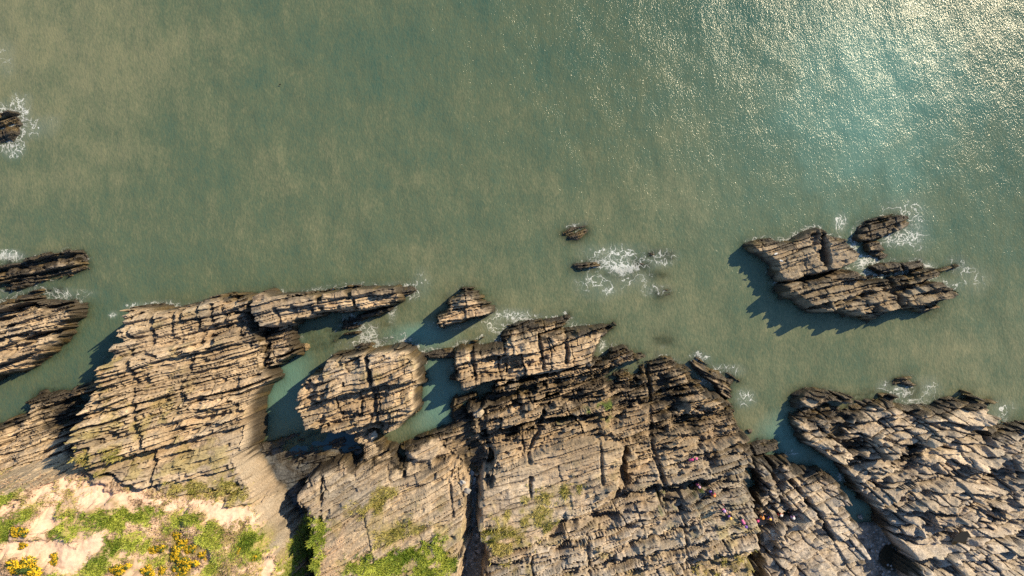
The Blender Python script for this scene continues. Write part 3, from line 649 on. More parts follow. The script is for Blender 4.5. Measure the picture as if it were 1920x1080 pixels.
    bb = noise(1.1, 5, .62, 1, 1, 0, .6)
    sb = N(nt, 'ShaderNodeMath', operation='ADD'); L(bb.outputs[0], sb.inputs[0]); L(foam.outputs['Fac'], sb.inputs[1])
    f2 = N(nt, 'ShaderNodeMapRange'); f2.inputs['From Min'].default_value = 1.42; f2.inputs['From Max'].default_value = 1.75; L(sb.outputs[0], f2.inputs[0])
    mxm = N(nt, 'ShaderNodeMath', operation='MAXIMUM'); L(fm.outputs[0], mxm.inputs[0]); L(f2.outputs[0], mxm.inputs[1])
    fc = N(nt, 'ShaderNodeMath', operation='MULTIPLY'); fc.inputs[1].default_value = .62; L(mxm.outputs[0], fc.inputs[0]); fc.use_clamp = True
    milky = N(nt, 'ShaderNodeMix', data_type='RGBA'); milky.inputs[7].default_value = (0.19, 0.235, 0.21, 1)
    mk = N(nt, 'ShaderNodeMath', operation='MULTIPLY'); mk.inputs[1].default_value = .55; mk.use_clamp = True; L(foam.outputs['Fac'], mk.inputs[0])
    L(mk.outputs[0], milky.inputs[0]); L(tm.outputs[2], milky.inputs[6])
    cm = N(nt, 'ShaderNodeMix', data_type='RGBA'); cm.inputs[7].default_value = (.72, .74, .72, 1)
    L(fc.outputs[0], cm.inputs[0]); L(milky.outputs[2], cm.inputs[6])
    L(cm.outputs[2], b.inputs['Base Color'])
    rgh = N(nt, 'ShaderNodeMapRange'); rgh.inputs['To Min'].default_value = .19; rgh.inputs['To Max'].default_value = .8; L(fc.outputs[0], rgh.inputs[0]); L(rgh.outputs[0], b.inputs['Roughness'])
    b.inputs['IOR'].default_value = 1.333
    # wavelets
    w1 = noise(1.0, 2, .5, 1.7, .8, .35); w2_ = noise(1.0, 3, .6, 7.5, 4.2, .55); w3 = noise(1.0, 2, .5, .35, .16, .2)
    q1 = N(nt, 'ShaderNodeMath', operation='MULTIPLY'); q1.inputs[1].default_value = .45; L(w1.outputs[0], q1.inputs[0])
    q2 = N(nt, 'ShaderNodeMath', operation='MULTIPLY'); q2.inputs[1].default_value = .42; L(w2_.outputs[0], q2.inputs[0])
    q3 = N(nt, 'ShaderNodeMath', operation='MULTIPLY'); q3.inputs[1].default_value = .45; L(w3.outputs[0], q3.inputs[0])
    a1 = N(nt, 'ShaderNodeMath', operation='ADD'); L(q1.outputs[0], a1.inputs[0]); L(q2.outputs[0], a1.inputs[1])
    a2 = N(nt, 'ShaderNodeMath', operation='ADD'); L(a1.outputs[0], a2.inputs[0]); L(q3.outputs[0], a2.inputs[1])
    bp = N(nt, 'ShaderNodeBump'); bp.inputs['Strength'].default_value = 1.0; bp.inputs['Distance'].default_value = .10
    L(a2.outputs[0], bp.inputs['Height']); L(bp.outputs[0], b.inputs['Normal'])
    # clear enough to see the drowned foot of the rocks
    tr = N(nt, 'ShaderNodeBsdfTransparent'); tr.inputs[0].default_value = (.62, .78, .74, 1)
    op = N(nt, 'ShaderNodeMapRange'); op.inputs['From Min'].default_value = 0; op.inputs['From Max'].default_value = 1.0; op.inputs['To Min'].default_value = .25; op.inputs['To Max'].default_value = 1
    L(dep.outputs['Fac'], op.inputs[0])
    om = N(nt, 'ShaderNodeMath', operation='MAXIMUM'); L(op.outputs[0], om.inputs[0]); L(fc.outputs[0], om.inputs[1])
    mix = N(nt, 'ShaderNodeMixShader'); L(om.outputs[0], mix.inputs[0]); L(tr.outputs[0], mix.inputs[1]); L(b.outputs[0], mix.inputs[2])
    L(mix.outputs[0], nt.nodes['Material Output'].inputs['Surface'])
    return m

M_ROCK = rock_material()
M_SOIL = soil_material()
M_WATER = water_material()

# ------------------------------------------------------------------ mesh builders
VX = X.ravel(); VY = Y.ravel(); VZ = Z.ravel(); VC = C.reshape(-1, 3); VW = WETA.ravel()

def mesh_from(name, verts, faces, mat, col=None, extra=None):
    """verts (n,3) floats, faces (m,k) ints of one size k"""
    me = bpy.data.meshes.new(name)
    n, k = faces.shape
    me.vertices.add(len(verts)); me.vertices.foreach_set('co', np.ascontiguousarray(verts, np.float32).ravel())
    me.loops.add(n * k); me.loops.foreach_set('vertex_index', np.ascontiguousarray(faces, np.int32).ravel())
    me.polygons.add(n)
    me.polygons.foreach_set('loop_start', np.arange(0, n * k, k, dtype=np.int32))
    try:
        me.polygons.foreach_set('loop_total', np.full(n, k, np.int32))
    except Exception:
        pass
    if col is not None:
        a = me.attributes.new('col', 'FLOAT_COLOR', 'POINT')
        c4 = np.ones((len(verts), 4), np.float32); c4[:, :3] = col
        a.data.foreach_set('color', c4.ravel())
    for nm, arr in (extra or {}).items():
        a = me.attributes.new(nm, 'FLOAT', 'POINT'); a.data.foreach_set('value', np.ascontiguousarray(arr, np.float32))
    me.update(calc_edges=True)
    if mat is not None:
        me.materials.append(mat)
    return me

def link(name, data, parent=None, loc=None):
    o = bpy.data.objects.new(name, data); COL.objects.link(o)
    if parent is not None:
        o.parent = parent
    if loc is not None:
        o.location = loc
    return o

def tag(o, label=None, cat=None, group=None, kind=None):
    if label: o['label'] = label
    if cat: o['category'] = cat
    if group: o['group'] = group
    if kind: o['kind'] = kind
    return o

def from_grid(name, F, mat, origin, parent=None, smooth=False):
    uq, inv = np.unique(F.ravel(), return_inverse=True)
    v = np.stack([VX[uq] - origin[0], VY[uq] - origin[1], VZ[uq] - origin[2]], 1)
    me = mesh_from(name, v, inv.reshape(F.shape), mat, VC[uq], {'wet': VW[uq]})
    if smooth:
        me.polygons.foreach_set('use_smooth', np.ones(len(me.polygons), bool))
    return link(name, me, parent)

# ------------------------------------------------------------------ faces of the height field, shared out to the rocks
ii, jj = np.meshgrid(np.arange(NY - 1), np.arange(NX - 1), indexing='ij')
i0 = (ii * NX + jj).ravel()
FA = np.stack([i0, i0 + 1, i0 + 1 + NX, i0 + NX], 1)
fz = VZ[FA].max(1)
fo = OWN.ravel()[FA]
fown = fo[np.arange(len(FA)), np.argmax(VZ[FA], 1)]
keep = (fz > -1.6) & (fown >= 0)
FA = FA[keep]; fown = fown[keep]
fcb = CB.ravel()[FA[:, 0]]
fpath = path.ravel()[FA[:, 0]] > .5
fface = HFACE.ravel()[FA[:, 0]] > .6

def components(cell):
    """groups of touching grid faces, each face named by its first corner"""
    idx = {int(c): n for n, c in enumerate(cell)}
    out = []; todo = set(idx)
    while todo:
        st = [todo.pop()]; grp = []
        while st:
            c = st.pop(); grp.append(idx[c])
            for d in (1, -1, NX, -NX):
                if c + d in todo:
                    todo.discard(c + d); st.append(c + d)
        out.append(np.array(grp))
    return out

ROCKS = {
 'weedy_reef': ('rock_reef', 'long dark weed-covered reef running out from the left edge, white water along it', 'reef'),
 'weedy_ridge': ('rock_reef', 'thin dark weedy ridge between the long reef and the left edge outcrop', 'reef'),
 'edge_outcrop': ('rock_outcrop', 'brown layered outcrop cut by the left edge, across the channel from the promontory', 'rock'),
 'wave_rock': ('sea_rock', 'dark red-brown rock at the far left edge with a wave bursting on it', 'rock'),
 'west_promontory': ('rock_promontory', 'tall tan layered promontory below the grassy cliff top, square-cut seaward end', 'rock'),
 'rock_arm': ('rock_ridge', 'narrow blocky rock arm reaching right from the promontory above the cove', 'rock'),
 'cove_buttress': ('rock_buttress', 'dark blocky buttress hanging below the rock arm on the cove side', 'rock'),
 'low_ledge': ('rock_ledge', 'low dark ledge in the shade under the end of the rock arm', 'rock'),
 'arm_tip': ('sea_rock', 'small dark weedy rock just off the end of the rock arm', 'rock'),
 'west_ledges': ('rock_ledges', 'shaded stepped ledges at the foot of the promontory by the left channel', 'rock'),
 'cove_stack': ('rock_stack', 'broad tan rock stack standing in the cove, smooth slab on its top', 'rock'),
 'drowned_reef': ('drowned_reef', 'weedy reef just under the water in the mouth of the cove', 'reef'),
 'rock_sill': ('rock_sill', 'low dark sill of rock closing the narrow inlet beside the cove stack', 'rock'),
 'shore_stack': ('sea_stack', 'small tan rock standing alone in the sea, long shadow on the water', 'rock'),
 'gully_floor': ('wet_shelf', 'wet blue-black rock shelf at the shaded head of the cove', 'rock'),
 'inlet_shelf': ('rock_shelf', 'dark shaded rock shelf right of the narrow inlet', 'rock'),
 'middle_headland': ('rock_headland', 'smooth buff headland between the two dark gullies with grass on its back', 'rock'),
 'weedy_fin': ('rock_fin', 'dark weedy fin of rock lying along the front of the central platform', 'reef'),
 'north_terrace': ('rock_terrace', 'raised tan terrace of broken slabs along the seaward front of the central platform', 'rock'),
 'central_platform': ('rock_platform', 'wide brown platform of thin upturned beds in the centre, people walking on it', 'rock'),
 'pale_slab': ('rock_slab', 'large pale smooth slab with a grassy hollow on the central platform', 'rock'),
 'channel_rock': ('sea_rock', 'small dark rock lying across the mouth of the creek', 'rock'),
 'creek_platform': ('rock_platform', 'pale blocky rock platform on the left bank of the creek', 'rock'),
 'east_platform': ('rock_platform', 'pale jagged platform filling the lower right corner', 'rock'),
 'island_west': ('rock_island', 'upper left rock of the island group, dark brown with a pointed left end', 'island'),
 'island_south': ('rock_island', 'long lower rock of the island group with ragged tan beds', 'island'),
 'island_skerry': ('rock_skerry', 'upper right rock of the island group with waves washing over it', 'island'),
 'wash_rock': ('sea_rock', 'small rock in the foam between the skerry and the long island rock', 'rock'),
 'foam_rock': ('sea_rock', 'low rock in white water along the top of the long island rock', 'rock'),
 'foam_knob': ('sea_rock', 'rightmost small rock in the white water above the long island rock', 'rock'),
 'lone_reef': ('sea_rock', 'little dark rock with two tan tips alone above the breaking reef', 'reef'),
 'breaker_reef_a': ('sea_rock', 'leftmost rock of the breaking reef in mid water, curl of foam at its end', 'reef'),
 'breaker_reef_b': ('sea_rock', 'rock of the breaking reef under the thickest white foam', 'reef'),
 'breaker_reef_c': ('sea_rock', 'dark slanting rock right of the thickest foam on the breaking reef', 'reef'),
 'breaker_reef_d': ('sea_rock', 'upper right rock of the breaking reef, brown tips above the water', 'reef'),
 'breaker_reef_e': ('sea_rock', 'small awash rock at the right end of the breaking reef', 'reef'),
 'breaker_reef_f': ('sea_rock', 'small dark rock awash below the right end of the breaking reef', 'reef'),
 'sunken_rock': ('sunken_rock', 'faint dark rock just under water off the central platform', 'reef'),
 'drying_reef': ('rock_reef', 'speckled reef slanting down right beside the right edge of the central platform', 'reef'),
 'hook_reef': ('rock_reef', 'dark hook-shaped reef in swirling water above the lower right platform', 'reef'),
}
MAXP = {'west_promontory': 280, 'central_platform': 300, 'east_platform': 300, 'middle_headland': 160, 'creek_platform': 200}
for k, key in enumerate(KEYS):
    sel = fown == k
    if not sel.any():
        continue
    F = FA[sel]
    if key == 'headland':
        p = fpath[sel] & ~fface[sel]; cf = fface[sel]
        tag(from_grid('cliff_face', F[cf], M_ROCK, (0, 0, 0)), kind='structure')
        tag(from_grid('cliff_top_ground', F[~p & ~cf], M_SOIL, (0, 0, 0), smooth=True), kind='structure')
        tag(from_grid('footpath', F[p], M_SOIL, (0, 0, 0), smooth=True), kind='structure')
        continue
    if key in ('gully_bed', 'creek_bed'):
        tag(from_grid('gully_gravel' if key == 'gully_bed' else 'creek_gravel', F, M_SOIL, (0, 0, 0), smooth=True), kind='structure')
        continue
    nm, label, cat = ROCKS[key]
    ctr = np.array(RIM[key]); cx, cy = np.clip(ctr[:, 0].mean(), -50, 50), np.clip(ctr[:, 1].mean(), -30, 20)
    org = (float(cx), float(cy), 0.0)
    e = link(nm, None, None, org); tag(e, label, cat)
    ids = fcb[sel]
    up = VZ[F].mean(1) > 0.15
    uq, inv, cnt = np.unique(ids, return_inverse=True, return_counts=True)
    vis = np.bincount(inv, weights=up.astype(float), minlength=len(uq))
    order = np.argsort(-vis)
    chosen = order[:MAXP.get(key, 120)]
    chosen = chosen[vis[chosen] >= 40]
    pieces = []
    ismain = ~np.isin(inv, chosen)
    sf = np.argsort(inv, kind='stable'); starts = np.concatenate([[0], np.cumsum(cnt)])
    for c in chosen:
        fi = sf[starts[c]:starts[c + 1]]
        for comp in components(F[fi, 0]):
            if len(comp) >= 36:
                pieces.append(fi[comp])
            else:
                ismain[fi[comp]] = True
    if ismain.any():
        bo = from_grid('bedrock', F[ismain], M_ROCK, org, e)
        if pieces:
            bo['kind'] = 'stuff'
    for fi in pieces[:300]:
        from_grid('slab', F[fi], M_ROCK, org, e)

# ------------------------------------------------------------------ the sea
wfx = np.arange(-56, 56.01, 0.25); wfy = np.arange(-30, 31.01, 0.25)
wring = np.array([3, 8, 20, 50, 120, 300, 800, 2500.])
wx = np.concatenate([wfx[0] - wring[::-1], wfx, wfx[-1] + wring]); wy = np.concatenate([wfy[0] - wring[::-1][-3:], wfy, wfy[-1] + wring])
WX, WY = np.meshgrid(wx.astype(np.float32), wy.astype(np.float32))
jx = np.clip(np.searchsorted(gx, WX), 0, NX - 1); jy = np.clip(np.searchsorted(gy, WY), 0, NY - 1)
WG = Z[jy, jx]
WG = np.where(WY > gy[-1], -3.0, WG)
depth = 1 - np.exp(-np.maximum(-WG, 0) * 1.7)
# foam: near the swash of exposed rocks, and where waves break (px, py, ru, rv, amount)
FOAM = [(30, 225, 26, 40, 1.0), (20, 270, 26, 26, .75), (5, 210, 30, 22, .8), (60, 240, 40, 22, .45), (10, 110, 16, 30, .25), (20, 480, 30, 8, 1.0), (70, 486, 60, 8, .45), (150, 490, 14, 12, .6),
        (60, 550, 90, 9, .55), (115, 560, 20, 12, .6), (280, 575, 40, 8, .6), (212, 590, 8, 6, .7), (770, 545, 18, 14, .7), (790, 530, 18, 22, .4), (690, 625, 22, 22, .9), (700, 655, 14, 8, .8), (735, 585, 8, 26, .6),
        (850, 610, 60, 8, .35), (905, 585, 12, 14, .5), (930, 600, 30, 30, .5), (960, 592, 30, 14, .8), (790, 660, 26, 8, .5),
        (1130, 495, 50, 10, .75), (1165, 503, 34, 12, 1.05), (1150, 480, 60, 22, .5), (1210, 492, 40, 12, .6), (1240, 478, 28, 10, .5), (1130, 530, 40, 26, .4), (1140, 545, 16, 8, .7), (1105, 522, 8, 18, .6), (1235, 545, 24, 10, .5), (1180, 520, 40, 14, .45),
        (1335, 715, 26, 12, .7), (1312, 676, 18, 12, .7), (1355, 695, 34, 10, .55), (1352, 735, 14, 12, .8), (1395, 750, 20, 16, .5), (1300, 720, 20, 18, .4), (1128, 650, 8, 14, .8),
        (1575, 420, 14, 20, .75), (1600, 455, 12, 24, .85), (1630, 490, 30, 12, .9), (1690, 445, 44, 20, .8), (1710, 430, 30, 40, .5), (1700, 400, 40, 30, .4), (1640, 515, 26, 9, .9), (1710, 500, 40, 8, .95), (1770, 535, 40, 14, .6), (1800, 500, 24, 22, .5), (1820, 520, 30, 30, .3), (1455, 505, 14, 12, .7), (1462, 530, 12, 8, .8), (1407, 458, 10, 10, .4), (1510, 438, 22, 10, .4),
        (1690, 735, 26, 14, .7), (1660, 725, 16, 12, .5), (1740, 730, 24, 24, .5), (1720, 755, 50, 12, .6), (1870, 790, 30, 20, .6), (1900, 800, 40, 12, .5), (1875, 765, 26, 14, .4), (1530, 735, 40, 8, .5),
        (1575, 893, 10, 8, .9), (1590, 905, 9, 8, .9), (1485, 850, 12, 5, .6), (1440, 857, 20, 4, .5)]
foam = np.zeros(WX.shape, np.float32)
wob = fbm(WX, WY, 2.2, 3, 201)
for (u, v, ru, rv, a) in FOAM:
    cx, cy = w2(u, v)
    d = np.sqrt(((WX - cx) / (ru / 20)) ** 2 + ((WY - cy) / (rv / 20)) ** 2) + .35 * wob
    foam = np.maximum(foam, a * np.clip(1.5 - d, 0, 1))
jys = np.clip(np.searchsorted(gy, WY - .9), 0, NY - 1)
near = sstep(-1.2, -.1, WG) * (WG < .3) * (np.where(WY > gy[-1], -3, Z[jys, jx]) > -.2)
foam = np.maximum(foam, near * np.clip(.5 + .6 * fbm(WX, WY, 3.5, 2, 205) + .25 * sstep(24, 30, WX), 0, .95) * sstep(-10, -5, WY))
silt = 0.45 + 0.15 * fbm(WX, WY, 18, 4, 211) + 0.10 * fbm(WX * 1.0, WY * 2.2, 5, 3, 215)
turq = np.clip(1.3 - np.hypot((WX - 34) / 8.5, (WY - 18.5) / 9.5) + .25 * wob, 0, 1) + .35 * np.clip(1.3 - np.hypot((WX - 30) / 16, (WY - 16) / 16), 0, 1)
silt = silt - 0.20 * sstep(5, 26, WY) * sstep(-10, 20, WX) - 0.22 * sstep(10, 40, WX) * sstep(0, 20, WY) + 0.12 * sstep(6, -6, WY) * sstep(-30, 0, WX) + 0.18 * sstep(-20, -42, WX) * sstep(6, 22, WY)
for (u, v, ru, rv) in ((535, 725, 48, 75), (825, 745, 45, 85), (1475, 830, 48, 48), (1550, 882, 60, 26), (1605, 935, 36, 44), (1415, 890, 20, 36), (790, 630, 60, 20)):  # clear sheltered water, with the teal of its shade put into the colour
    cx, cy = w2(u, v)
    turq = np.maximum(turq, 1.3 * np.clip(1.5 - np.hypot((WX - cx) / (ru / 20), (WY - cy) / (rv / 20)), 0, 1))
swell = 0.03 * np.sin((WX * .9 + WY * .35) * 1.1 + 1.5 * wob) * (0.5 + .5 * vnoise(WX / 9, WY / 9, 3)) + .012 * fbm(WX, WY, 1.6, 2, 220)
swell = np.where((np.abs(WX) > 57) | (WY > 31), 0, swell)
wi, wj = np.meshgrid(np.arange(len(wy) - 1), np.arange(len(wx) - 1), indexing='ij')
w0 = (wi * len(wx) + wj).ravel()
WF = np.stack([w0, w0 + 1, w0 + 1 + len(wx), w0 + len(wx)], 1)
keepw = (WG.ravel()[WF].min(1) < 0.6)
WF = WF[keepw]
uq, inv = np.unique(WF.ravel(), return_inverse=True)
wv = np.stack([WX.ravel()[uq], WY.ravel()[uq], swell.ravel()[uq]], 1)
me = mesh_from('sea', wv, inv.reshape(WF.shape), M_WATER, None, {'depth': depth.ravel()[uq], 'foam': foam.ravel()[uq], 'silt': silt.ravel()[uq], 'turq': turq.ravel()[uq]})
me.polygons.foreach_set('use_smooth', np.ones(len(me.polygons), bool))
tag(link('sea', me), kind='structure')

# ------------------------------------------------------------------ rock pools and wet hollows
def pool_material(c):
    m, nt, b = nodes('pool_water')
    b.inputs['Base Color'].default_value = (*c, 1)
    b.inputs['Roughness'].default_value = .06
    b.inputs['IOR'].default_value = 1.333
    geo = N(nt, 'ShaderNodeNewGeometry'); t = N(nt, 'ShaderNodeTexNoise'); t.inputs['Scale'].default_value = 3
    nt.links.new(geo.outputs['Position'], t.inputs['Vector'])
    bp = N(nt, 'ShaderNodeBump'); bp.inputs['Strength'].default_value = .3; bp.inputs['Distance'].default_value = .05
    nt.links.new(t.outputs[0], bp.inputs['Height']); nt.links.new(bp.outputs[0], b.inputs['Normal'])
    return m
M_POOL = pool_material((.03, .072, .09)); M_PEAT = pool_material((.022, .02, .014))
rnd = random.Random(5)
for (u, v, ru, rv, rot) in [(610, 832, 62, 20, .12), (655, 850, 17, 13, .2), (1798, 1012, 16, 16, .6), (1667, 1046, 16, 26, .1), (1305, 914, 15, 7, .2), (700, 735, 8, 4, .2), (1590, 560, 10, 4, .2)]:
    x, y, z = place(u, v)
    vs = [(0, 0, 0)]
    n = 28
    for q in range(n):
        a = q / n * 2 * math.pi; r = 1 + .16 * math.sin(2 * a + u) + .12 * math.sin(3 * a + v) + rnd.uniform(-.05, .05)
        px = ru / 20 * math.cos(a) * r; py = rv / 20 * math.sin(a) * r
        vs.append((px * math.cos(rot) - py * math.sin(rot), px * math.sin(rot) + py * math.cos(rot), 0))
    fs = np.array([(0, 1 + q, 1 + (q + 1) % n) for q in range(n)])
    me = mesh_from('rock_pool', np.array(vs), fs, M_POOL if 560 < u < 660 else M_PEAT)
    zs = [ground(x + p[0], y + p[1]) for p in vs]
    tag(link('rock_pool', me, None, (x, y, float(np.percentile(zs, 55)))), kind='structure')

# ------------------------------------------------------------------ boulders
def boulder_mesh(seed, flat=.7):
    r = random.Random(seed)
    bm = bmesh.new(); bmesh.ops.create_icosphere(bm, subdivisions=3, radius=1.0)
    offs = [(Vector((r.uniform(-1, 1), r.uniform(-1, 1), r.uniform(-.6, 1))).normalized(), r.uniform(.55, .85)) for _ in range(9)]
    for vtx in bm.verts:
        p = vtx.co.normalized()
        lim = 1.0
        for nrm, dd in offs:
            c = p.dot(nrm)
            if c > 1e-3:
                lim = min(lim, dd / c)
        p = p * lim
        p += Vector((r.uniform(-1, 1), r.uniform(-1, 1), r.uniform(-1, 1))) * .045
        p *= 1 + .07 * math.copysign(1, math.sin(9 * p.y + 2 * p.x + seed))
        vtx.co = Vector((p.x, p.y * .8, p.z * flat))
    me = bpy.data.meshes.new('boulder'); bm.to_mesh(me); bm.free()
    a = me.attributes.new('col', 'FLOAT_COLOR', 'POINT')
    return me, a
BOULDERS = [(575, 650, 10, (.26, .19, .10), 'round brown boulder alone on the drowned reef in the cove'),
            (897, 770, 13, (.40, .34, .26), 'pale block lying in the shade at the left end of the central platform'),
            (868, 905, 9, (.42, .40, .37), 'pale boulder at the head of the narrow gully, left of its grey neighbour'),
            (888, 902, 11, (.30, .30, .30), 'grey boulder at the head of the narrow gully, right of the pale one'),
            (884, 886, 8, (.28, .28, .28), 'small grey boulder just above the two at the gully head'),
            (876, 918, 8, (.26, .25, .24), 'dark boulder just below the two at the gully head'),
            (896, 1003, 4, (.62, .60, .56), 'tiny whitish stone on the gravel of the narrow gully'),
            (1612, 968, 6, (.32, .31, .29), 'small grey boulder where the creek water ends'),
            (700, 816, 12, (.40, .34, .26), 'pale oval block between the cove stack and the blue pool'),
            (1405, 808, 6, (.10, .08, .06), 'small dark boulder at the waterline off the right edge of the central platform'),
            (620, 690, 6, (.34, .28, .21), 'small tan boulder at the upper left foot of the cove stack'),
            (217, 733, 6, (.36, .30, .22), 'small pale block in the shade of the promontory ledges')]
for q, (u, v, r, c, lab) in enumerate(BOULDERS):
    me, a = boulder_mesh(40 + q, .75)
    cc = np.ones((len(me.vertices), 4), np.float32); cc[:, :3] = np.array(c) * (0.85 + .3 * np.random.default_rng(q).random((len(me.vertices), 1)))
    a.data.foreach_set('color', cc.ravel())
    me.materials.append(M_ROCK)
    x, y, z = place(u, v)
    o = tag(link('boulder', me, None, (x, y, z + r / 20 * .3)), lab, 'boulder', 'loose boulders among the rocks')
    o.scale = (r / 20,) * 3; o.rotation_euler = (0, 0, q * 1.3)

# loose stones on the gully floors: nobody could count them
ico = np.array([(0, 0, 1), (.9, 0, .2), (.3, .85, .2), (-.7, .5, .2), (-.7, -.5, .2), (.3, -.85, .2)]); icf = np.array([(0, 1, 2), (0, 2, 3), (0, 3, 4), (0, 4, 5), (0, 5, 1)])
rg = np.random.default_rng(77)
cand = np.where((gb & (np.abs(X) < 55) & (Y > -33.5)).ravel())[0]
pick = rg.choice(cand, 1500)
sz = .04 + .16 * rg.random(1500) ** 3
ang = rg.random(1500) * 6.28
bx = ico[None, :, :] * sz[:, None, None]
vv = np.stack([bx[..., 0] * np.cos(ang)[:, None] - bx[..., 1] * np.sin(ang)[:, None], bx[..., 0] * np.sin(ang)[:, None] + bx[..., 1] * np.cos(ang)[:, None], bx[..., 2] * .6], -1)
vv += np.stack([VX[pick], VY[pick], VZ[pick] - .01], 1)[:, None, :]
ff = (icf[None] + (np.arange(1500) * 6)[:, None, None]).reshape(-1, 3)
sc = np.repeat(np.array([.26, .25, .24])[None] * (.6 + .9 * rg.random((1500, 1))), 6, 0)
tag(link('gully_stones', mesh_from('gully_stones', vv.reshape(-1, 3), ff, M_ROCK, sc)), 'loose grey stones scattered on the gully and creek floors', 'stones', kind='stuff')

# ------------------------------------------------------------------ grass and heath
def blades(name, mask, count, length, width, cols, seed, mat, label, cat):
    r = np.random.default_rng(seed)
    w = np.clip(mask, 0, 1).ravel() * ((np.abs(VX) < 56.5) & (VY > -33.8))
    w = w.astype(np.float64); w /= w.sum()
    p = r.choice(len(w), count, p=w)
    x = VX[p] + r.uniform(-.05, .05, count); y = VY[p] + r.uniform(-.05, .05, count); z = VZ[p]
    clump = vnoise(x * 1.6, y * 1.6, 301)
    ln = length * (.5 + r.random(count)) * (.55 + .9 * clump)
    a = r.random(count) * 6.283
    lean = .35 + .75 * r.random(count)
    dx = np.cos(a); dy = np.sin(a)
    wx_ = -dy * width * .5; wy_ = dx * width * .5
    b0 = np.stack([x - wx_, y - wy_, z - .02], 1); b1 = np.stack([x + wx_, y + wy_, z - .02], 1)
    m0 = np.stack([x + dx * ln * lean * .45 - wx_ * .8, y + dy * ln * lean * .45 - wy_ * .8, z + ln * .55], 1)
    m1 = np.stack([x + dx * ln * lean * .45 + wx_ * .8, y + dy * ln * lean * .45 + wy_ * .8, z + ln * .55], 1)
    t = np.stack([x + dx * ln * lean, y + dy * ln * lean, z + ln * .72], 1)
    v = np.stack([b0, b1, m1, m0, t], 1).reshape(-1, 3)
    base = np.arange(count)[:, None] * 5
    f = np.concatenate([base + [[0, 1, 2]], base + [[0, 2, 3]], base + [[3, 2, 4]]])
    k = np.clip(vnoise(x * .8, y * .8, 305) + .5 * (vnoise(x * 4, y * 4, 306) - .5) + r.normal(0, .16, count), 0, 1)[:, None]
    c = np.array(cols[0]) * (1 - k) + np.array(cols[1]) * k
    return tag(link(name, mesh_from(name, v, f, mat, np.repeat(c, 5, 0))), label, cat, kind='stuff')

def leaf_material(name):
    m = plain(name, (1, 1, 1), .6, .2, True)
    return m
M_LEAF = leaf_material('leaf')
fadeg = sstep(-.55, .2, n2)
heathm = hl * (1 - path) * (1 - green) * sstep(5.8, 6.6, Z) * sstep(-.2, .35, fbm(X, Y, 1.2, 3, 171))
blades('grass', green * (1 - path) * (.15 + fadeg), 80000, .24, .045, ((.08, .14, .01), (.42, .46, .07)), 1, M_LEAF, 'bright green grass patches on the cliff tops', 'grass')
blades('dry_grass', np.maximum(olive * .8 * sstep(-.2, .5, n2), hl * (1 - path) * .25 * sstep(0, .5, n1)) * (Z > 2), 26000, .24, .045, ((.14, .14, .02), (.44, .37, .12)), 2, M_LEAF, 'yellowish dry grass along the cliff edge and slab hollow', 'grass')
blades('heath', heathm, 26000, .16, .06, ((.16, .10, .06), (.50, .36, .25)), 3, M_LEAF, 'low brown and pinkish heath between the cliff-top paths', 'heath')

# ------------------------------------------------------------------ gorse
M_GORSE = leaf_material('gorse_leaf'); M_FLOWER = plain('gorse_flower', (.80, .46, .012), .55, .2, True); M_STEM = plain('gorse_stem', (.10, .07, .045), .9, .1)
def gorse_proto(seed):
    r = np.random.default_rng(seed)
    lobes = [(r.uniform(-.85, .85), r.uniform(-.8, .8), r.uniform(.15, .45), r.uniform(.2, .42)) for _ in range(11)] + [(0, 0, .4, .45)]
    def pts(n, out):
        L = np.array(lobes)[r.integers(0, len(lobes), n)]
        d = r.normal(0, 1, (n, 3)); d[:, 2] = np.abs(d[:, 2]) * .9 - .15; d /= np.linalg.norm(d, axis=1)[:, None]
        return L[:, :3] + d * L[:, 3:4] * out * (1 + r.normal(0, .09, (n, 1))), d
    def tris(p, d, size):
        n = len(p)
        a = r.normal(0, 1, (n, 3)); b = np.cross(a, d) ; a = np.cross(b, d)
        a /= np.linalg.norm(a, axis=1)[:, None] + 1e-6; b /= np.linalg.norm(b, axis=1)[:, None] + 1e-6
        a = a + d * r.uniform(-.3, .9, (n, 1))
        sz = size * (.6 + .8 * r.random((n, 1)))
        v = np.stack([p - b * sz * .5, p + b * sz * .5, p + a * sz * 1.3], 1).reshape(-1, 3)
        v[:, 2] = np.maximum(v[:, 2], .0)
        return v, np.arange(n * 3).reshape(-1, 3)
    p, d = pts(1500, .95); v, f = tris(p, d, .12)
    c = np.repeat(np.array([.028, .055, .012]) + r.random((1500, 1)) * np.array([.06, .07, .012]), 3, 0)
    fol = mesh_from('foliage', v, f, M_GORSE, c)
    p, d = pts(2600, 1.04); k = (p[:, 2] > .2) & (vnoise(p[:, 0] * 3.0, p[:, 1] * 3.0, seed) > .3); v, f = tris(p[k], d[k], .095)
    c = np.repeat(np.array([.58, .36, .012]) + r.random((k.sum(), 1)) * np.array([.2, .14, .01]), 3, 0)
    flo = mesh_from('flowers', v, f, M_FLOWER, c)
    bm = bmesh.new()
    for q in range(5):
        a = q * 1.26; tip = Vector((.35 * math.cos(a), .35 * math.sin(a), .45)); 
        m = tip.to_track_quat('Z', 'Y').to_matrix().to_4x4(); m.translation = tip * .5
        bmesh.ops.create_cone(bm, segments=6, radius1=.05, radius2=.02, depth=tip.length, matrix=m)
    st = bpy.data.meshes.new('stem'); bm.to_mesh(st); bm.free(); st.materials.append(M_STEM)
    return fol, flo, st
GP = [gorse_proto(60 + q) for q in range(4)]
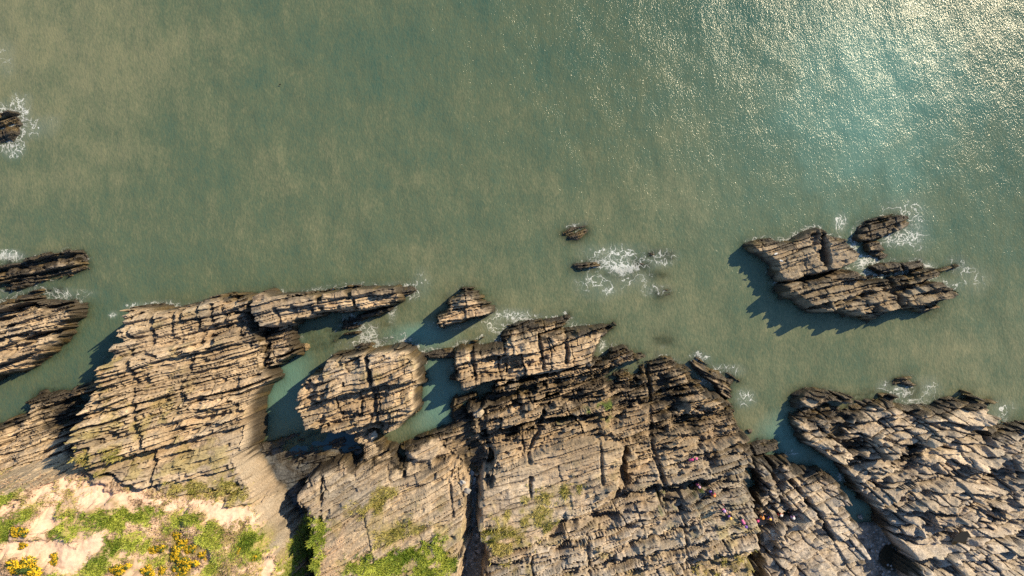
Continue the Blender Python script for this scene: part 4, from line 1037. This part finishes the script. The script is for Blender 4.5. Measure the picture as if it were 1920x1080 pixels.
GORSE = [(37, 996, 13, 9, 'small yellow gorse bush above the left end of the pink clearing'), (44, 1025, 7, 6, 'tiny yellow gorse bush between the clearing and the largest gorse'),
         (48, 1062, 29, 16, 'largest yellow gorse bush, in the lower left corner'), (105, 1047, 9, 8, 'small gorse bush on the lower rim of the pink clearing'), (93, 1059, 6, 6, 'tiny gorse bush between the largest one and the clearing rim'),
         (228, 1071, 18, 10, 'wide gorse bush on the bottom edge below the clearing, right of the largest one'), (277, 1072, 12, 10, 'dark flecked gorse bush on the bottom edge, second from the wide one'), (305, 1073, 9, 8, 'small gorse bush on the bottom edge beside the flecked one'),
         (292, 1029, 14, 7, 'flat gorse bush left of the tall gorse clump'), (332, 1008, 8, 8, 'topmost bush of the gorse clump'), (343, 1020, 10, 9, 'second bush from the top of the gorse clump'), (333, 1038, 12, 12, 'broad bush in the middle left of the gorse clump'),
         (354, 1030, 11, 9, 'bush on the right side of the gorse clump'), (351, 1061, 18, 12, 'widest bush at the foot of the gorse clump'), (380, 1043, 8, 9, 'single gorse bush right of the gorse clump'),
         (448, 1032, 7, 6, 'small gorse bush in the grass near the right-hand path'), (338, 1078, 10, 6, 'gorse bush cut by the bottom edge under the gorse clump'), (474, 1048, 6, 6, 'tiny gorse bush at the edge of the right-hand path'), (8, 1064, 12, 14, 'dark green gorse bush with few flowers in the corner')]
for q, (u, v, ru, rv, lab) in enumerate(GORSE):
    x, y, z = place(u, v)
    e = tag(link('gorse_bush', None, None, (x, y, z - .05)), lab, 'bush', 'gorse bushes on the cliff top')
    e.scale = (ru / 20 * .95, rv / 20 * 1.05, .55 * (ru + rv) / 40 * 1.6); e.rotation_euler = (0, 0, rnd.uniform(-.4, .4))
    fol, flo, st = GP[q % 4]
    fo = link('foliage', fol, e); link('stem', st, e)
    link('flowers', flo, fo)['kind'] = 'stuff'

# ------------------------------------------------------------------ people scrambling over the rocks
M_SUIT = plain('wetsuit', (.02, .022, .03), .55, .3); M_SKIN = plain('skin', (.48, .27, .19), .6, .3)
M_EYE = plain('eye_dark', (.02, .015, .012), .3, .5); M_LIP = plain('lips', (.32, .10, .09), .5, .3)
CLOTH = {}
def cloth(rgb, nm):
    if (rgb, nm) not in CLOTH:
        CLOTH[(rgb, nm)] = plain(nm, tuple(.12 * sum(rgb) / 3 + .72 * c for c in rgb), .6, .3)
    return CLOTH[(rgb, nm)]

def skin_mesh(name, pts, edges, root=0, sub=1):
    """pts: list of (co, radius); one continuous surface grown round the edges"""
    me = bpy.data.meshes.new(name + '_skeleton')
    me.from_pydata([p[0] for p in pts], edges, [])
    o = bpy.data.objects.new(name + '_skeleton', me); COL.objects.link(o)
    sk = o.modifiers.new('skin', 'SKIN'); sk.use_smooth_shade = True
    if not me.skin_vertices:
        me.skin_vertices.new() if hasattr(me.skin_vertices, 'new') else None
    lay = me.skin_vertices[0].data
    for q, (c, r) in enumerate(pts):
        lay[q].radius = r if isinstance(r, tuple) else (r, r); lay[q].use_root = (q == root)
    o.modifiers.new('sub', 'SUBSURF').levels = sub
    dg = bpy.context.evaluated_depsgraph_get()
    out = bpy.data.meshes.new_from_object(o.evaluated_get(dg)); out.name = name
    bpy.data.objects.remove(o); bpy.data.meshes.remove(me)
    return out

def body(pose):
    """skeleton joints in metres, facing +X, feet on z = 0"""
    P = []; E = []
    def add(co, r, par=None):
        P.append((co, r)); q = len(P) - 1
        if par is not None: E.append((par, q))
        return q
    if pose == 'stride':
        hip = .92; lean = .10; kn = ((.20, .10, .50), (-.08, -.10, .48)); an = ((.22, .10, .08), (-.34, -.10, .14)); el = ((-.16, .27, 1.10), (.20, -.27, 1.12)); ha = ((.04, .26, .90), (.40, -.22, 1.04))
    elif pose == 'stand':
        hip = .94; lean = .04; kn = ((.03, .11, .50), (.02, -.11, .50)); an = ((.0, .12, .08), (.0, -.12, .08)); el = ((-.03, .28, 1.12), (-.03, -.28, 1.12)); ha = ((.10, .29, .88), (.10, -.29, .88))
    elif pose == 'sit':
        hip = .16; lean = .02; kn = ((.40, .13, .42), (.42, -.13, .40)); an = ((.60, .13, .07), (.64, -.13, .07)); el = ((.08, .29, .42), (.08, -.29, .42)); ha = ((.34, .20, .40), (.34, -.20, .38))
    else:  # stoop, hands on the rock
        hip = .74; lean = .52; kn = ((.22, .12, .42), (.02, -.12, .40)); an = ((.10, .12, .08), (-.26, -.12, .08)); el = ((.62, .28, .62), (.62, -.28, .60)); ha = ((.74, .24, .34), (.76, -.24, .32))
    up = math.sqrt(max(.52 ** 2 - lean ** 2, .05))
    f = lambda t, dx=0, dz=0: (lean * t + dx, 0, hip + up * t + dz)
    pel = add((0, 0, hip), (.13, .16)); wa = add(f(.40), (.11, .14), pel); ch = add(f(.80), (.125, .18), wa); nb = add(f(1.02), (.06, .08), ch)
    nk = add(f(1.13, .01), .055, nb); hd = add(f(1.28, .03), (.085, .095), nk); tp = add(f(1.45, .03), (.075, .085), hd)
    no = add((P[hd][0][0] + .115, 0, P[hd][0][2] + .01), .016, hd)
    for q, sy in enumerate((1, -1)):
        add((P[hd][0][0] - .01, sy * .098, P[hd][0][2] + .015), .016, hd)       # ear
        sh = add((P[ch][0][0] + .02 * lean, sy * .19, P[ch][0][2] + .05), .065, ch)
        e_ = add(el[q], .045, sh); wr = add(ha[q], .03, e_)
        d = Vector(ha[q]) - Vector(el[q]); d.normalize(); sd_ = Vector((0, 1, 0)); nn = d.cross(sd_).normalized()
        pm = add(tuple(Vector(ha[q]) + d * .07), (.03, .036), wr)
        for fi, (off, ln) in enumerate(((-.03, .07), (-.01, .085), (.01, .08), (.03, .06))):
            a = Vector(P[pm][0]) + d * .03 + sd_ * off
            k1 = add(tuple(a), .0095, pm); k2 = add(tuple(a + d * ln * .55 + nn * .008), .0085, k1); add(tuple(a + d * ln + nn * .028), .007, k2)
        th = Vector(ha[q]) + d * .03 - sd_ * sy * .035
        t1 = add(tuple(th), .011, wr); add(tuple(th + d * .045 - sd_ * sy * .012), .009, t1)
        h_ = add((0, sy * .10, hip - .05), .095, pel); k_ = add(kn[q], .06, h_); a_ = add(an[q], .042, k_)
        fo = add((an[q][0] + .10, an[q][1], an[q][2] - .035), (.035, .045), a_); add((an[q][0] + .19, an[q][1], an[q][2] - .045), (.025, .04), fo)
    me = skin_mesh('body', P, E, pel)
    me.materials.append(M_SUIT); me.materials.append(M_SKIN)
    head = Vector(P[hd][0]); hands = [Vector(P[q][0]) for q in range(len(P)) if .02 < (P[q][1] if not isinstance(P[q][1], tuple) else P[q][1][0]) < 0.0305 and isinstance(P[q][1], tuple) is False]
    hh = [Vector(h) for h in ha]
    for pl in me.polygons:
        c = pl.center
        if (c - head).length < .16 or any((c - h).length < .17 and (c - h).dot(h - Vector(el[n])) > -.005 for n, h in enumerate(hh)):
            pl.material_index = 1
    chest = [f(.12), f(.45), f(.85), f(.97)]
    vest = skin_mesh('vest', [(chest[0], (.15, .185)), (chest[1], (.15, .19)), (chest[2], (.165, .225)), (chest[3], (.11, .17))], [(0, 1), (1, 2), (2, 3)], 0)
    bm = bmesh.new()
    bmesh.ops.create_uvsphere(bm, u_segments=16, v_segments=10, radius=1)
    bmesh.ops.delete(bm, geom=[v_ for v_ in bm.verts if v_.co.z < -.25], context='VERTS')
    bmesh.ops.solidify(bm, geom=bm.faces[:], thickness=.06)
    for v_ in bm.verts:
        v_.co = Vector((v_.co.x * .145, v_.co.y * .125, v_.co.z * .125)) + head + Vector((0, 0, .055))
    hel = bpy.data.meshes.new('helmet'); bm.to_mesh(hel); bm.free()
    bm = bmesh.new()
    for sy in (1, -1):
        bmesh.ops.create_icosphere(bm, subdivisions=2, radius=.013, matrix=Matrix.Translation(head + Vector((.088, sy * .036, .03))))
    eye = bpy.data.meshes.new('eyes'); bm.to_mesh(eye); bm.free(); eye.materials.append(M_EYE)
    bm = bmesh.new(); bmesh.ops.create_icosphere(bm, subdivisions=2, radius=1, matrix=Matrix.Translation(head + Vector((.088, 0, -.055))) @ Matrix.Diagonal((.014, .028, .008, 1)))
    mou = bpy.data.meshes.new('mouth'); bm.to_mesh(mou); bm.free(); mou.materials.append(M_LIP)
    for m_ in (hel, eye, mou, vest, me):
        m_.polygons.foreach_set('use_smooth', np.ones(len(m_.polygons), bool))
    return me, vest, hel, eye, mou
BODY = {p: body(p) for p in ('stride', 'stand', 'sit', 'stoop')}
PINK = (.75, .12, .30); MAG = (.62, .03, .20); ORA = (.85, .28, .02); PUR = (.16, .06, .42); LIL = (.55, .32, .62); WHI = (.75, .72, .72); CRI = (.50, .02, .07); RED = (.55, .05, .03); YEL = (.85, .48, .04)
PEOPLE = [(1285.6, 859, 'stoop', 20, PINK, MAG, 'person in pink helmet and magenta vest stooping, highest of the line on the platform'), (1299, 899, 'stride', -60, LIL, PINK, 'person in pale lilac helmet and pink vest, second from the top of the line'),
          (1328, 916, 'stand', 200, ORA, CRI, 'person in orange helmet and crimson vest standing above the one in purple and red'), (1335, 926, 'stoop', 130, PUR, RED, 'person in purple helmet and red vest stooping just below the orange helmet'),
          (1349, 950, 'stride', 110, LIL, PINK, 'person in lilac helmet and pink vest alone in the middle of the line'), (1364, 967, 'sit', 100, YEL, PUR, 'person in yellow-orange helmet and purple vest sitting at the bend of the line'),
          (1382, 965, 'stoop', 300, PUR, PINK, 'person in purple helmet and hot pink vest next to the bend of the line'), (1408, 962, 'stride', 180, MAG, CRI, 'person in magenta helmet and crimson vest walking left by the fracture'),
          (1420, 961, 'stand', 180, ORA, ORA, 'person all in orange vest and helmet between the crimson and purple vests'), (1435, 963, 'stride', 170, YEL, PUR, 'person in yellow-orange helmet and purple vest walking right of the orange one'),
          (1457, 961, 'sit', 10, WHI, RED, 'person in white helmet and red vest sitting, second from the right end'), (1474, 959, 'stand', 190, WHI, LIL, 'rightmost person, white helmet and lilac vest')]
for (u, v, pose, face, hc, vc, lab) in PEOPLE:
    x, y, z = place(u, v)
    e = tag(link('person', None, None, (x, y, z)), lab, 'person', 'people crossing the rock platform')
    e.rotation_euler = (0, 0, math.radians(face))
    b_, ve, he, ey, mo = BODY[pose]
    bo = link('body', b_, e)
    vm = ve.copy(); vm.materials.clear(); vm.materials.append(cloth(vc, 'vest_cloth')); link('buoyancy_vest', vm, e)
    hm = he.copy(); hm.materials.clear(); hm.materials.append(cloth(hc, 'helmet_shell')); link('helmet', hm, e)
    link('eyes', ey, bo); link('mouth', mo, bo)

# ------------------------------------------------------------------ sea birds
def bird(u, v, head_deg, white, lab, afloat=False):
    x, y, z = (*w2(u, v), .06) if afloat else place(u, v)
    e = tag(link('seabird', None, None, (x, y, z)), lab, 'bird', 'sea birds')
    e.rotation_euler = (0, 0, math.radians(head_deg)); e.scale = ((.55 if afloat else .8),) * 3
    mb = plain('bird_body', (.75, .75, .73) if white else (.02, .02, .02), .7, .2); mw = plain('bird_wing', (.38, .40, .42) if white else (.025, .022, .02), .7, .2); mk = plain('bird_bill', (.7, .42, .03), .5, .3)
    h = .0 if afloat else .14
    bd = skin_mesh('body', [((-.20, 0, h + .10), .03), ((-.10, 0, h + .10), .065), ((.02, 0, h + .11), .08), ((.12, 0, h + .13), .065), ((.18, 0, h + .20), .036), ((.22, 0, h + .26), .045)], [(0, 1), (1, 2), (2, 3), (3, 4), (4, 5)], 2)
    bd.materials.append(mb); link('body', bd, e)
    for sy in (1, -1):
        wv = [(.12, sy * .07, h + .16), (.0, sy * .10, h + .16), (-.16, sy * .07, h + .14), (-.30, sy * .02, h + .12), (-.10, sy * .03, h + .19), (.06, sy * .03, h + .195)]
        wm = bpy.data.meshes.new('wing'); wm.from_pydata(wv, [], [(0, 1, 4, 5), (1, 2, 4), (2, 3, 4)]); wm.materials.append(mw); link('wing', wm, e)
        if not afloat:
            lg = skin_mesh('leg', [((.02, sy * .035, h + .05), .01), ((.02, sy * .035, .01), .008), ((.07, sy * .04, .005), .012)], [(0, 1), (1, 2)], 0); lg.materials.append(mk); link('leg', lg, e)
    bl = skin_mesh('bill', [((.25, 0, h + .26), .014), ((.32, 0, h + .245), .006)], [(0, 1)], 0); bl.materials.append(mk); link('bill', bl, e)
bird(1453, 476, 200, True, 'white gull standing on the upper left island rock, nearer its pointed end')
bird(1463, 489, 160, True, 'white gull standing lower down on the upper left island rock')
bird(526, 159, 5, False, 'tiny black bird afloat alone on the open water, upper left', True)
